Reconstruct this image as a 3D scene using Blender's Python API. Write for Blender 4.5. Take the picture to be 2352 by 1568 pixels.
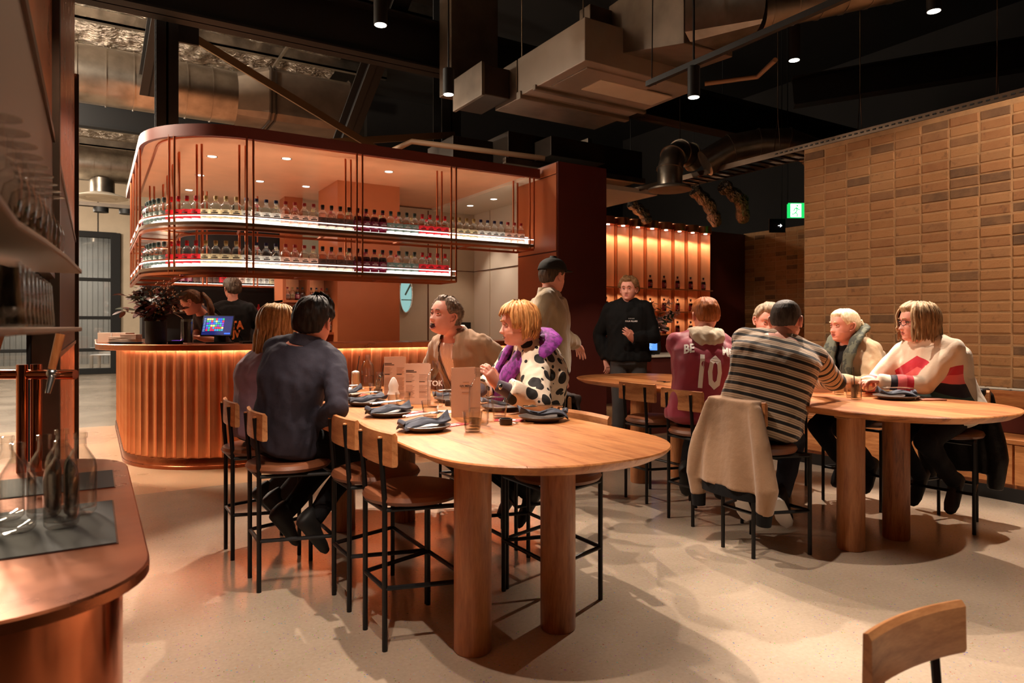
import bpy, bmesh, math, random
import numpy as np
from mathutils import Vector, Matrix, noise
for o in list(bpy.data.objects): bpy.data.objects.remove(o)
SC = bpy.context.scene; COL = SC.collection
PI = math.pi; V = Vector
random.seed(7)
# ---------------------------------------------------------------- camera, world, exposure
cam = bpy.data.cameras.new('camera'); camo = bpy.data.objects.new('camera', cam); COL.objects.link(camo)
camo.location = (0, 0, 1.3); camo.rotation_euler = (PI/2, 0, -math.radians(31.5))
cam.sensor_width = 36; cam.lens = 24; cam.shift_y = -34/2352; cam.clip_start = .05
cam.dof.use_dof = True; cam.dof.focus_distance = 4.2; cam.dof.aperture_fstop = 4.5
SC.camera = camo
w = bpy.data.worlds.new('world'); SC.world = w; w.use_nodes = True
w.node_tree.nodes['Background'].inputs[0].default_value = (1, .78, .58, 1)
w.node_tree.nodes['Background'].inputs[1].default_value = .006
SC.view_settings.view_transform = 'Standard'; SC.view_settings.look = 'None'
SC.view_settings.gamma = 1; SC.view_settings.use_curve_mapping = False
SC.view_settings.exposure = 0.80
WARM = (1, .70, .43); WARM2 = (1, .80, .64); NEUT = (1, .88, .74)
def light(kind, loc, power, col=WARM, target=None, size=.05, angle=60, blend=.4, parent=None, sy=None, name='lamp_light'):
    l = bpy.data.lights.new(name, kind); l.energy = power; l.color = col
    o = bpy.data.objects.new(name, l); COL.objects.link(o); o.location = loc
    if kind == 'SPOT': l.spot_size = math.radians(angle); l.spot_blend = blend; l.shadow_soft_size = size
    elif kind == 'AREA':
        l.size = size
        if sy: l.shape = 'RECTANGLE'; l.size_y = sy
    else: l.shadow_soft_size = size
    if target is not None: o.rotation_euler = (V(target)-V(loc)).to_track_quat('-Z', 'Y').to_euler()
    if parent: o.parent = parent
    return o
# unseen point lights added to brighten the hall, foil roof and duct, left rear
light('POINT', (-1.9, 12.6, 4.6), 520, (1, .86, .7), None, .3)
light('POINT', (-2.6, 17.5, 4.3), 420, (1, .86, .7), None, .3)
light('POINT', (-1.5, 8.0, 4.5), 560, (1, .84, .66), None, .25)
# ---------------------------------------------------------------- helpers
def S(c):
    c = c/255
    return c/12.92 if c <= .04045 else ((c+.055)/1.055)**2.4
def RGB(r, g, b): return (S(r), S(g), S(b), 1)
MATS = {}
def nodes_of(name):
    m = bpy.data.materials.new(name); m.use_nodes = True
    nt = m.node_tree; b = nt.nodes['Principled BSDF']; MATS[name] = m
    return m, nt, b
def coords(nt, kind='Object', scale=(1, 1, 1)):
    tc = nt.nodes.new('ShaderNodeTexCoord'); mp = nt.nodes.new('ShaderNodeMapping')
    nt.links.new(tc.outputs[kind], mp.inputs[0]); mp.inputs['Scale'].default_value = scale
    return mp.outputs[0]
def noise_tex(nt, vec, scale, detail=3, rough=.55):
    n = nt.nodes.new('ShaderNodeTexNoise'); n.inputs['Scale'].default_value = scale
    n.inputs['Detail'].default_value = detail; n.inputs['Roughness'].default_value = rough
    nt.links.new(vec, n.inputs['Vector']); return n.outputs['Fac']
def ramp(nt, fac, stops, interp='LINEAR'):
    r = nt.nodes.new('ShaderNodeValToRGB'); r.color_ramp.interpolation = interp
    e = r.color_ramp.elements
    while len(e) < len(stops): e.new(.5)
    for i, (p, c) in enumerate(stops): e[i].position = p; e[i].color = c
    nt.links.new(fac, r.inputs[0]); return r.outputs[0]
def mth(nt, op, a, b=None, c=None, clamp=False):
    n = nt.nodes.new('ShaderNodeMath'); n.operation = op; n.use_clamp = clamp
    for i, v in enumerate((a, b, c)):
        if v is None: continue
        if isinstance(v, (int, float)): n.inputs[i].default_value = v
        else: nt.links.new(v, n.inputs[i])
    return n.outputs[0]
def mixc(nt, fac, a, b, mode='MIX'):
    n = nt.nodes.new('ShaderNodeMix'); n.data_type = 'RGBA'; n.blend_type = mode
    for i, v in ((0, fac), (6, a), (7, b)):
        if isinstance(v, (int, float)): n.inputs[i].default_value = v
        elif isinstance(v, tuple): n.inputs[i].default_value = v
        else: nt.links.new(v, n.inputs[i])
    return n.outputs[2]
def bump(nt, b, fac, strength, dist=.01):
    n = nt.nodes.new('ShaderNodeBump'); n.inputs['Strength'].default_value = strength; n.inputs['Distance'].default_value = dist
    nt.links.new(fac, n.inputs['Height']); nt.links.new(n.outputs[0], b.inputs['Normal'])
def mat(name, col, rough=.5, metal=0, var=0, vs=6, bmp=0, bs=60, sc=(1, 1, 1), coat=0, sheen=0, bd=.01):
    m, nt, b = nodes_of(name)
    b.inputs['Base Color'].default_value = col; b.inputs['Roughness'].default_value = rough; b.inputs['Metallic'].default_value = metal
    if coat: b.inputs['Coat Weight'].default_value = coat; b.inputs['Coat Roughness'].default_value = .15
    if sheen: b.inputs['Sheen Weight'].default_value = sheen; b.inputs['Sheen Roughness'].default_value = .5
    if var:
        f = noise_tex(nt, coords(nt, scale=sc), vs)
        lo = tuple(x*(1-var) for x in col[:3])+(1,); hi = tuple(min(1, x*(1+var)) for x in col[:3])+(1,)
        nt.links.new(ramp(nt, f, [(.3, lo), (.7, hi)]), b.inputs['Base Color'])
    if bmp: bump(nt, b, noise_tex(nt, coords(nt, scale=sc), bs), bmp, bd)
    return m
def emit(name, col, s):
    m, nt, b = nodes_of(name)
    b.inputs['Base Color'].default_value = (0, 0, 0, 1); b.inputs['Emission Color'].default_value = col; b.inputs['Emission Strength'].default_value = s
    return m
def glass(name, tint=(1, 1, 1, 1), lo=.06, rough=.03):
    m, nt, b = nodes_of(name); nt.nodes.remove(b)
    t = nt.nodes.new('ShaderNodeBsdfTransparent'); t.inputs[0].default_value = tint
    l2 = nt.nodes.new('ShaderNodeLayerWeight'); l2.inputs[0].default_value = .5; ed = mth(nt, 'POWER', l2.outputs['Facing'], 3.0)
    nt.links.new(mixc(nt, ed, tint, tuple(x*.62 for x in tint[:3])+(1,)), t.inputs[0])
    g = nt.nodes.new('ShaderNodeBsdfGlossy'); g.inputs['Roughness'].default_value = rough
    lw = nt.nodes.new('ShaderNodeLayerWeight'); lw.inputs[0].default_value = .35
    mx = nt.nodes.new('ShaderNodeMixShader')
    f = mth(nt, 'MULTIPLY_ADD', lw.outputs['Facing'], .55, lo)
    f = mth(nt, 'POWER', f, 1.6)
    f = mth(nt, 'ADD', f, lo*.6, clamp=True)
    nt.links.new(f, mx.inputs[0]); nt.links.new(t.outputs[0], mx.inputs[1]); nt.links.new(g.outputs[0], mx.inputs[2])
    nt.links.new(mx.outputs[0], nt.nodes['Material Output'].inputs[0]); return m
def wood(name, c1, c2, rough=.4, sc=(9, 1.2, 9), bmp=.08, coat=.2):
    m, nt, b = nodes_of(name); v = coords(nt, scale=sc)
    n = nt.nodes.new('ShaderNodeTexNoise'); n.inputs['Scale'].default_value = 2.2; n.inputs['Detail'].default_value = 6; n.inputs['Distortion'].default_value = 1.3
    oi = nt.nodes.new('ShaderNodeObjectInfo')
    nt.links.new(v, n.inputs['Vector'])
    f2 = noise_tex(nt, coords(nt, scale=tuple(x*7 for x in sc)), 3, 4)
    f = mth(nt, 'MULTIPLY_ADD', f2, .35, mth(nt, 'MULTIPLY', n.outputs['Fac'], .75))
    f = mth(nt, 'ADD', f, mth(nt, 'MULTIPLY_ADD', oi.outputs['Random'], .22, -.13))
    dk = tuple(x*.45 for x in c1[:3])+(1,)
    nt.links.new(ramp(nt, f, [(.28, dk), (.40, c1), (.72, c2)]), b.inputs['Base Color'])
    b.inputs['Roughness'].default_value = rough; b.inputs['Coat Weight'].default_value = coat; b.inputs['Coat Roughness'].default_value = .3
    bump(nt, b, f2, bmp, .004); return m
class MB:
    def __init__(s): s.v = []; s.f = []; s.m = []
    def add(s, vs, fs, mi=0):
        k = len(s.v); s.v += [tuple(p) for p in vs]; s.f += [tuple(i+k for i in f) for f in fs]; s.m += [mi]*len(fs); return s
    def box(s, x0, y0, z0, x1, y1, z1, mi=0, M=None):
        vs = [V((x, y, z)) for z in (z0, z1) for y in (y0, y1) for x in (x0, x1)]
        if M is not None: vs = [M @ p for p in vs]
        return s.add(vs, [(0, 2, 3, 1), (4, 5, 7, 6), (0, 1, 5, 4), (2, 6, 7, 3), (0, 4, 6, 2), (1, 3, 7, 5)], mi)
    def rings(s, R, caps=True, mi=0, loop=False):
        n = len(R[0]); k = len(R)
        vs = [p for r in R for p in r]; fs = []
        for i in range(k if loop else k-1):
            a = i*n; b = ((i+1) % k)*n
            fs += [(a+j, a+(j+1) % n, b+(j+1) % n, b+j) for j in range(n)]
        if caps and not loop: fs += [tuple(range(n-1, -1, -1)), tuple((k-1)*n+j for j in range(n))]
        return s.add(vs, fs, mi)
    def tube(s, path, r, n=8, mi=0, caps=True, loop=False, flat=1.0, up=None):
        path = [V(p) for p in path]; k = len(path)
        rr = r if isinstance(r, (list, tuple)) else [r]*k
        R = []; ref = None
        for i, p in enumerate(path):
            if loop: d = path[(i+1) % k]-path[i-1]
            else: d = path[min(i+1, k-1)]-path[max(i-1, 0)]
            if d.length < 1e-9: d = V((0, 0, 1))
            d.normalize()
            if ref is None:
                ref = V(up) if up is not None else (V((0, 0, 1)) if abs(d.z) < .9 else V((1, 0, 0)))
            a = ref-d*ref.dot(d)
            if a.length < 1e-5: a = d.orthogonal()
            a.normalize(); ref = a; b = d.cross(a)
            R.append([p+(a*math.cos(2*PI*j/n)*flat+b*math.sin(2*PI*j/n))*rr[i] for j in range(n)])
        return s.rings(R, caps, mi, loop)
    def cyl(s, p0, p1, r, n=12, mi=0, r1=None): return s.tube([p0, p1], [r, r if r1 is None else r1], n, mi)
    def lathe(s, prof, n=16, c=(0, 0, 0), mi=0, caps=True):
        return s.rings([[V((c[0]+max(r, 1e-4)*math.cos(2*PI*j/n), c[1]+max(r, 1e-4)*math.sin(2*PI*j/n), c[2]+z)) for j in range(n)] for r, z in prof], caps, mi)
    def prism(s, pts, z0, z1, mi=0):
        return s.rings([[V((x, y, z0)) for x, y in pts], [V((x, y, z1)) for x, y in pts]], True, mi)
    def sph(s, c, r, n=12, m=8, mi=0, M=None):
        r = V(r) if not isinstance(r, (int, float)) else V((r, r, r)); R = []
        for i in range(m+1):
            a = PI*(i/m-.5); q = max(math.cos(a), .01)
            ring = [V((r.x*q*math.cos(2*PI*j/n), r.y*q*math.sin(2*PI*j/n), r.z*math.sin(a))) for j in range(n)]
            if M is not None: ring = [M @ p for p in ring]
            R.append([V(c)+p for p in ring])
        return s.rings(R, True, mi)
    def quad(s, a, b, c, d, mi=0): return s.add([a, b, c, d], [(0, 1, 2, 3)], mi)
    def mesh(s, name, smooth=35):
        me = bpy.data.meshes.new(name); me.from_pydata(s.v, [], s.f)
        if any(s.m): me.polygons.foreach_set('material_index', s.m)
        if smooth:
            me.polygons.foreach_set('use_smooth', [True]*len(me.polygons)); me.set_sharp_from_angle(angle=math.radians(smooth))
        me.update(); return me
    def build(s, name, mats, parent=None, loc=None, rz=0, smooth=35, bev=0, bseg=2):
        return mkobj(name, s.mesh(name, smooth), mats, parent, loc, rz, bev, bseg)
def mkobj(name, me, mats, parent=None, loc=None, rz=0, bev=0, bseg=2):
    for m in (mats if isinstance(mats, (list, tuple)) else [mats]):
        if len(me.materials) < 40: me.materials.append(MATS[m] if isinstance(m, str) else m)
    o = bpy.data.objects.new(name, me); COL.objects.link(o)
    if parent: o.parent = parent
    if loc: o.location = loc
    o.rotation_euler.z = rz
    if bev:
        b = o.modifiers.new('bevel', 'BEVEL'); b.width = bev; b.segments = bseg; b.limit_method = 'ANGLE'
    return o
def inst(name, me, parent=None, loc=(0, 0, 0), rz=0, scale=None):
    o = bpy.data.objects.new(name, me); COL.objects.link(o)
    if parent: o.parent = parent
    o.location = loc; o.rotation_euler.z = rz
    if scale: o.scale = scale
    return o
def tag(o, label, cat, group=None):
    o['label'] = label; o['category'] = cat
    if group: o['group'] = group
    return o
def thing(name, label, cat, loc=(0, 0, 0), rz=0, group=None):
    o = bpy.data.objects.new(name, None); COL.objects.link(o); o.location = loc; o.rotation_euler.z = rz; o.empty_display_size = .05
    return tag(o, label, cat, group)
def struct(o): o['kind'] = 'structure'; return o
def copy_tree(o, loc=None, rz=None, label=None, group=None, parent=None):
    c = o.copy(); COL.objects.link(c)
    if parent is not None: c.parent = parent
    if loc is not None: c.location = loc
    if rz is not None: c.rotation_euler = (0, 0, rz)
    if label: c['label'] = label
    if group: c['group'] = group
    for ch in list(o.children): copy_tree(ch, parent=c)
    return c
def text_verts(txt, size=1.0, bold=0, res=2, spacing=1.0):
    cu = bpy.data.curves.new('lettering', 'FONT'); cu.body = txt; cu.size = size; cu.align_x = 'CENTER'; cu.align_y = 'CENTER'
    cu.offset = bold; cu.resolution_u = res; cu.space_character = spacing
    o = bpy.data.objects.new('lettering', cu); COL.objects.link(o)
    dg = bpy.context.evaluated_depsgraph_get(); dg.update()
    me = bpy.data.meshes.new_from_object(o.evaluated_get(dg))
    vs = [tuple(v.co) for v in me.vertices]; fs = [tuple(p.vertices) for p in me.polygons]
    bpy.data.objects.remove(o); bpy.data.curves.remove(cu); bpy.data.meshes.remove(me)
    return vs, fs
def text_on(mb, txt, size, M, bold=0, mi=0, spacing=1.0):
    vs, fs = text_verts(txt, size, bold, spacing=spacing); mb.add([M @ V(p) for p in vs], fs, mi)
def frame(o, x, y): # matrix with origin o, x axis, y axis
    x = V(x).normalized(); y = (V(y)-x*V(y).dot(x)).normalized(); z = x.cross(y)
    return Matrix(((x.x, y.x, z.x, o[0]), (x.y, y.y, z.y, o[1]), (x.z, y.z, z.z, o[2]), (0, 0, 0, 1)))
# ---------------------------------------------------------------- materials
def concrete(name, c1, c2, agg, aggc, rough):
    m, nt, b = nodes_of(name); v = coords(nt)
    big = noise_tex(nt, v, .9, 4); fine = noise_tex(nt, v, 60, 3)
    col = ramp(nt, mth(nt, 'MULTIPLY_ADD', fine, .3, mth(nt, 'MULTIPLY', big, .75)), [(.3, c1), (.72, c2)])
    vo = nt.nodes.new('ShaderNodeTexVoronoi'); vo.inputs['Scale'].default_value = agg; nt.links.new(v, vo.inputs['Vector'])
    thr = mth(nt, 'MULTIPLY', noise_tex(nt, v, 14, 2), .5)
    sp = mth(nt, 'LESS_THAN', vo.outputs['Distance'], mth(nt, 'SUBTRACT', thr, .085))
    rc = mixc(nt, .6, vo.outputs['Color'], aggc, 'MULTIPLY')
    col = mixc(nt, mth(nt, 'MULTIPLY', sp, .75), col, rc)
    nt.links.new(col, b.inputs['Base Color'])
    nt.links.new(mth(nt, 'MULTIPLY_ADD', big, .2, rough), b.inputs['Roughness'])
    b.inputs['Specular IOR Level'].default_value = .6
    return m
concrete('concrete', RGB(142, 127, 110), RGB(180, 164, 145), 70, RGB(110, 90, 70), .12)
concrete('terrazzo', RGB(176, 140, 108), RGB(206, 172, 138), 95, RGB(230, 150, 90), .18)
def copper(name, c1, c2, rough, streak=(14, 14, .6), bm=.03):
    m, nt, b = nodes_of(name); v = coords(nt, scale=streak)
    f = noise_tex(nt, v, 2, 5); f2 = noise_tex(nt, coords(nt), 5, 4)
    oi = nt.nodes.new('ShaderNodeObjectInfo')
    g = mth(nt, 'MULTIPLY_ADD', f2, .5, mth(nt, 'MULTIPLY', f, .5)); g = mth(nt, 'ADD', g, mth(nt, 'MULTIPLY_ADD', oi.outputs['Random'], .3, -.15))
    nt.links.new(ramp(nt, g, [(.3, c1), (.7, c2)]), b.inputs['Base Color'])
    b.inputs['Metallic'].default_value = 1
    nt.links.new(mth(nt, 'MULTIPLY_ADD', f2, .22, rough-.11), b.inputs['Roughness'])
    bump(nt, b, f, bm, .003); return m
copper('copper', RGB(214, 128, 88), RGB(240, 172, 130), .34)
copper('copper_top', RGB(150, 84, 56), RGB(200, 124, 86), .30, (3, 3, 3))
copper('copper_dark', RGB(92, 52, 36), RGB(140, 84, 58), .35)
copper('copper_pol', RGB(206, 112, 72), RGB(236, 150, 108), .16, (2, 2, 2), .0)
mat('copper_rod', RGB(205, 120, 84), .3, 1)
mat('soffit', RGB(240, 174, 134), .38, .0, .06, 3, coat=.3)
mat('fascia', RGB(110, 48, 34), .5, 0, .08, 3)
mat('orange_panel', RGB(178, 98, 56), .5, 0, .07, 2)
mat('dark_red', RGB(92, 36, 28), .5, 0, .08, 2)
mat('cream', RGB(190, 172, 148), .7, 0, .05, 4, .05, 40)
mat('cream_white', RGB(225, 214, 196), .6)
mat('black_steel', RGB(10, 9, 9), .75, 0)
mat('black_matt', RGB(14, 13, 13), .6)
mat('stool_steel', RGB(16, 16, 18), .42, .3)
mat('bronze', RGB(92, 74, 60), .38, .9, .12, 8)
mat('galv', RGB(150, 140, 128), .32, .95, .25, 5, .05, 20)
mat('galv_dull', RGB(124, 112, 100), .5, .75, .25, 3, .06, 12)
mat('unit_panel', RGB(150, 136, 122), .45, .4, .1, 3)
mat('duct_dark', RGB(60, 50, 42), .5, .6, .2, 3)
mat('strap', RGB(104, 84, 58), .6, .2, .1, 3)
mat('steel', RGB(200, 198, 195), .25, 1)
mat('cutlery', RGB(220, 212, 200), .18, 1)
mat('pvc', RGB(150, 118, 90), .5)
mat('dark_wall', RGB(20, 15, 12), .8, 0, .2, 2)
mat('mortar', RGB(174, 132, 90), .9, 0, .12, 12, .4, 90)
def foil(name):
    m, nt, b = nodes_of(name); v = coords(nt, scale=(1, 2.2, 1))
    n = noise_tex(nt, v, 5, 5, .6)
    b.inputs['Base Color'].default_value = RGB(170, 158, 144); b.inputs['Metallic'].default_value = 1; b.inputs['Roughness'].default_value = .2
    bump(nt, b, n, 1.0, .2); return m
foil('foil')
def brick(name, tint=1.0):
    m, nt, b = nodes_of(name); oi = nt.nodes.new('ShaderNodeObjectInfo'); v = coords(nt)
    add = nt.nodes.new('ShaderNodeVectorMath'); add.operation = 'ADD'; nt.links.new(v, add.inputs[0])
    mul = nt.nodes.new('ShaderNodeVectorMath'); mul.operation = 'SCALE'; mul.inputs[0].default_value = (37, 17, 53); nt.links.new(oi.outputs['Random'], mul.inputs['Scale'])
    nt.links.new(mul.outputs[0], add.inputs[1]); p = add.outputs[0]
    base = ramp(nt, oi.outputs['Random'], [(0, RGB(150, 104, 62)), (.3, RGB(164, 114, 70)), (.5, RGB(140, 92, 56)), (.66, RGB(168, 122, 78)), (.80, RGB(124, 84, 54)), (.91, RGB(92, 66, 46)), (1, RGB(64, 48, 38))])
    f = noise_tex(nt, p, 9, 4); f2 = noise_tex(nt, p, 60, 3)
    st = ramp(nt, noise_tex(nt, p, 13, 3), [(.60, (0, 0, 0, 1)), (.70, (1, 1, 1, 1))])
    col = mixc(nt, mth(nt, 'MULTIPLY', st, .55), base, RGB(72, 48, 34))
    col = mixc(nt, mth(nt, 'MULTIPLY', f, .5), col, RGB(190, 140, 92))
    nt.links.new(col, b.inputs['Base Color']); b.inputs['Roughness'].default_value = .9
    bump(nt, b, f2, .5, .006); return m
brick('brick')
wood('oak', RGB(168, 98, 50), RGB(214, 146, 88), .40)
wood('oak_z', RGB(152, 88, 44), RGB(196, 130, 78), .45, (9, 9, 1.0))
wood('oak_x', RGB(150, 92, 48), RGB(196, 132, 80), .45, (1.2, 9, 9))
wood('oak_back', RGB(166, 104, 58), RGB(212, 150, 98), .45, (9, 1.5, 9))
mat('leather', RGB(120, 72, 46), .42, 0, .12, 5, .06, 120)
mat('white_enamel', RGB(220, 212, 204), .4)
mat('plate', RGB(84, 74, 68), .35, 0, .15, 20)
mat('napkin', RGB(84, 89, 102), .85, 0, .08, 20, .15, 160)
mat('paper', RGB(226, 196, 176), .8); mat('paper_white', RGB(240, 234, 226), .8); mat('ink', RGB(40, 34, 32), .8); mat('ink_soft', RGB(168, 138, 122), .8)
mat('red_card', RGB(196, 40, 50), .6); mat('wax', RGB(245, 238, 228), .4)
mat('dark_pot', RGB(52, 40, 32), .5, 0, .1, 20)
glass('glass', (.97, .965, .95, 1), .05); glass('glass_thin', (.96, .95, .93, 1), .05)
glass('glass_pane', (.72, .72, .7, 1), .08)
glass('liquid_clear', (.985, .98, .97, 1), .04); glass('tonic', (.985, .96, .90, 1), .03)
mat('milky', RGB(232, 206, 170), .4)
# ================================================================ STRUCTURE
struct(MB().box(-8, -3, -.1, 14, 6.02, 0).build('floor', 'concrete', smooth=0))
struct(MB().box(-8, 10.4, -.1, 14, 30, 0).build('floor', 'concrete', smooth=0))
struct(MB().box(-8, 6.02, -.1, 14, 10.4, 0).build('floor', 'terrazzo', smooth=0))
# joints cut into the slab are real grooves: thin dark inlays level with the floor
# ---- right brick wall (free standing panel, stack bond)
BW, BH, JT = .222, .076, .012
def brick_mesh(L, H, D, seed):
    rnd = random.Random(seed); b = .007
    mb = MB(); R = []
    for x, s in ((0, 0), (D-b, 0), (D, b)):
        q = [(s, s), (L-s, s), (L-s, H-s), (s, H-s)]
        R.append([V((-x, -(y+rnd.uniform(-.0016, .0016)), z+rnd.uniform(-.0016, .0016))) for y, z in q])
    mb.rings(R); return mb.mesh('brick', 0)
BR = [brick_mesh(BW, BH, .03, i) for i in range(6)]
for me in BR: me.materials.append(MATS['brick'])
def brick_wall(parent, x, y1, y0, z0, z1, hide=None):
    ny = int((y1-y0)/(BW+JT)); nz = int((z1-z0)/(BH+JT))
    rnd = random.Random(int(x*10)); n = 0
    for i in range(ny):
        for k in range(nz):
            if hide and hide(i, k): continue
            ya = y1-i*(BW+JT)-JT*.5; za = z0+k*(BH+JT)+JT*.5
            o = inst('brick', rnd.choice(BR), parent, (x+rnd.uniform(-.003, .003), ya, za)); n += 1
    return n
wr = struct(MB().box(6.266, -1.0, 0, 6.40, 4.44, 3.125).build('wall_right', 'mortar', smooth=0))
brick_wall(wr, 6.29, 4.44, 2.1, .80, 3.125)
# bricks past the picture edge, far from view, joined
mb = MB(); rnd = random.Random(3)
for i in range(10, 23):
    for k in range(26):
        y = 4.44-i*(BW+JT)-JT*.5; z = .80+k*(BH+JT)+JT*.5
        mb.box(6.262, y-BW, z, 6.29, y, z+BH)
o = mb.build('brick_course', 'brick', wr, smooth=0); o['kind'] = 'stuff'
# return wall of brick beyond it
wf = struct(MB().box(10.761, 6.0, 0, 10.9, 8.95, 3.1).build('wall_rear', 'mortar', smooth=0))
brick_wall(wf, 10.785, 8.93, 7.4, .75, 3.1)
struct(MB().box(9.72, 8.92, 0, 10.78, 9.02, 3.08).build('wall_red', 'dark_red', smooth=0))
# outer shell of the hall
struct(MB().box(13.6, -3, 0, 13.8, 30, 7).build('wall_east', 'dark_wall', smooth=0))
struct(MB().box(-8, -3.2, 0, 14, -3, 7).build('wall_south', 'dark_wall', smooth=0))
struct(MB().box(5.6, 15.8, 0, 14, 16, 7).build('wall_north', 'dark_wall', smooth=0))
struct(MB().box(-8.2, -3, 0, -8, 30, 7).build('wall_west', 'cream', smooth=0))
# far north cream wall with the glazed door
YN = 22.0
fw = struct(MB().box(-8, YN, 3.9, 8, YN+.2, 7).box(.62, YN, 0, 8, YN+.2, 3.9).box(-8, YN, 0, -4.2, YN+.2, 3.9).build('wall_back', 'cream', smooth=0))
for gx in (-1.6, .1, 1.9, 3.6):
    MB().box(gx-.012, YN-.012, 3.9, gx+.012, YN, 7).build('panel_joint', 'dark_wall', fw, smooth=0)
dw = struct(thing('door_1', 'x', 'x', (-1.2, YN, 0))); del dw['label'], dw['category']
fr = MB()
for x in (-3.0, -1.55, 1.72): fr.box(x-.12, -.1, 0, x+.12, .12, 3.9)
for z in (.0, .62, 1.5, 2.55, 3.75): fr.box(-3.0, -.09, z, 1.75, .1, z+(.16 if z in (0., 3.75) else .09))
fr.build('door_frame', 'black_steel', dw, smooth=0, bev=.01)
for z0, z1 in ((.16, .62), (.71, 1.5), (1.59, 2.55), (2.64, 3.75)):
    MB().box(-2.9, .0, z0, -1.67, .02, z1).build('pane', 'glass_pane', dw, smooth=0)
    MB().box(-1.43, .0, z0, 1.6, .02, z1).build('pane', 'glass_pane', dw, smooth=0)
# yard outside the glass
mat('cladding', RGB(150, 146, 140), .6, .1, .1, 1); mat('paving', RGB(150, 134, 118), .8, 0, .15, 2)
yd = MB()
for i in range(70):
    x = -7+i*.16; yd.box(x, YN+6, 0, x+.08, YN+6.06, 4.5).box(x+.08, YN+6.04, 0, x+.16, YN+6.1, 4.5)
tag(yd.build('cladding_wall', 'cladding', smooth=0), 'grey corrugated cladding wall outside the glazed door', 'wall')
light('AREA', (-1, YN+3, 4.3), 260, (1, .93, .85), (-1, YN+3.6, 0), 3)
# ---- roof: foil blanket and purlins
roof = struct(MB().box(-8, -3, 6.9, 14, 30, 7.0).build('ceiling', 'dark_wall', smooth=0))
mb = MB()
def roofz(y): return 6.55-.045*abs(y-12)
ys = []
for a, b in zip(ys[:-1], ys[1:]):
    mb.box(-8, a, roofz((a+b)/2), 4.6, b, roofz((a+b)/2)+.02)
n = 150; Y0, Y1, X0, X1 = 4, 21.6, -7.7, 4.1
G = [[V((X0+(X1-X0)*i/220, Y0+(Y1-Y0)*j/n, roofz(Y0+(Y1-Y0)*j/n)-.08*abs(math.sin(PI*(j/n)*(Y1-Y0)/1.5))*1+.07*noise.noise(V((i*.14, j*.2, 0)))+.06*noise.noise(V((i*.33, j*.45, 5)))+.035*noise.noise(V((i*.7, j*.95, 9))))) for i in range(221)] for j in range(n+1)]
fo = MB(); fo.add([p for r in G for p in r], [(j*221+i, j*221+i+1, (j+1)*221+i+1, (j+1)*221+i) for j in range(n) for i in range(220)])
tag(fo.build('foil_blanket', 'foil', smooth=60), 'crinkled silver foil insulation under the roof', 'insulation')
for i in range(12):
    y = 4.0+1.5*i
    tag(MB().box(-8, y-.05, roofz(y)-.26, 5.0, y+.05, roofz(y)-.22).box(-8, y-.05, roofz(y)-.26, 5.0, y-.042, roofz(y)-.06).build('purlin', 'galv', smooth=0), 'galvanised roof purlin running below the foil blanket', 'beam', 'roof purlins')
for x in (-1.0, .9, 2.8):
    tag(MB().box(x-.02, 6, 6.02, x+.02, 20, 6.06).build('bridging_strap', 'galv', smooth=0), 'thin galvanised bridging bar across the purlins', 'beam', 'bridging bars')
# ---- black steel frame
def hbeam(name, p0, p1, h, wd, label, m='black_steel', grp=None, th=.02):
    p0 = V(p0); p1 = V(p1); d = (p1-p0); L = d.length; M = frame(p0, d, (0, 0, 1) if abs(d.normalized().z) < .95 else (0, 1, 0))
    mb = MB(); mb.box(0, -h/2, -wd/2, L, -h/2+th, wd/2, M=M).box(0, h/2-th, -wd/2, L, h/2, wd/2, M=M).box(0, -h/2, -th/2, L, h/2, th/2, M=M)
    return tag(mb.build(name, m, smooth=0), label, 'beam', grp)
hbeam('steel_beam', (-3.5, 7.3, 4.55), (13.5, 7.3, 4.55), .55, .28, 'deep black steel beam spanning above the bar canopy')
hbeam('steel_column', (.62, 7.62, 3.2), (.62, 7.62, 4.5), .2, .2, 'black steel post rising from the canopy corner to the beam')
hbeam('steel_column', (4.35, 8.9, 3.2), (4.35, 8.9, 6.4), .3, .3, 'black steel post standing behind the canopy right end')
hbeam('steel_rafter', (.58, 9.6, 4.30), (.62, 7.62, 4.74), .3, .2, 'sloping black rafter beside the canopy corner post')
hbeam('steel_brace', (2.9, 9.3, 3.7), (3.02, 6.0, 6.0), .28, .2, 'diagonal black brace crossing behind the deep beam')
hbeam('steel_beam', (-6, 13.5, 4.85), (2.6, 13.5, 4.85), .4, .2, 'black beam far behind over the hall')
hbeam('steel_beam', (7.4, 5.4, 4.2), (13.4, -1.5, 4.9), .35, .2, 'sloping black beam above the brick wall')
def strap_bar(p0, p1, wd, label):
    p0 = V(p0); p1 = V(p1); M = frame(p0, p1-p0, (0, .0, 1)); L = (p1-p0).length
    return tag(MB().box(0, -wd/2, -.012, L, wd/2, .012, M=M).build('cross_brace', 'strap', smooth=0), label, 'brace', 'cross braces above the canopy')
strap_bar((.75, 7.75, 4.35), (3.75, 8.3, 3.25), .085, 'flat tan cross brace falling from the corner post')
strap_bar((1.2, 8.05, 3.25), (4.3, 8.55, 3.98), .085, 'flat tan cross brace rising to the right post')
tag(MB().box(.7, 7.64, 4.18, .92, 7.67, 4.4).build('gusset_plate', 'black_steel', smooth=0), 'black bolted gusset plate at the head of the brace', 'plate')
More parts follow.
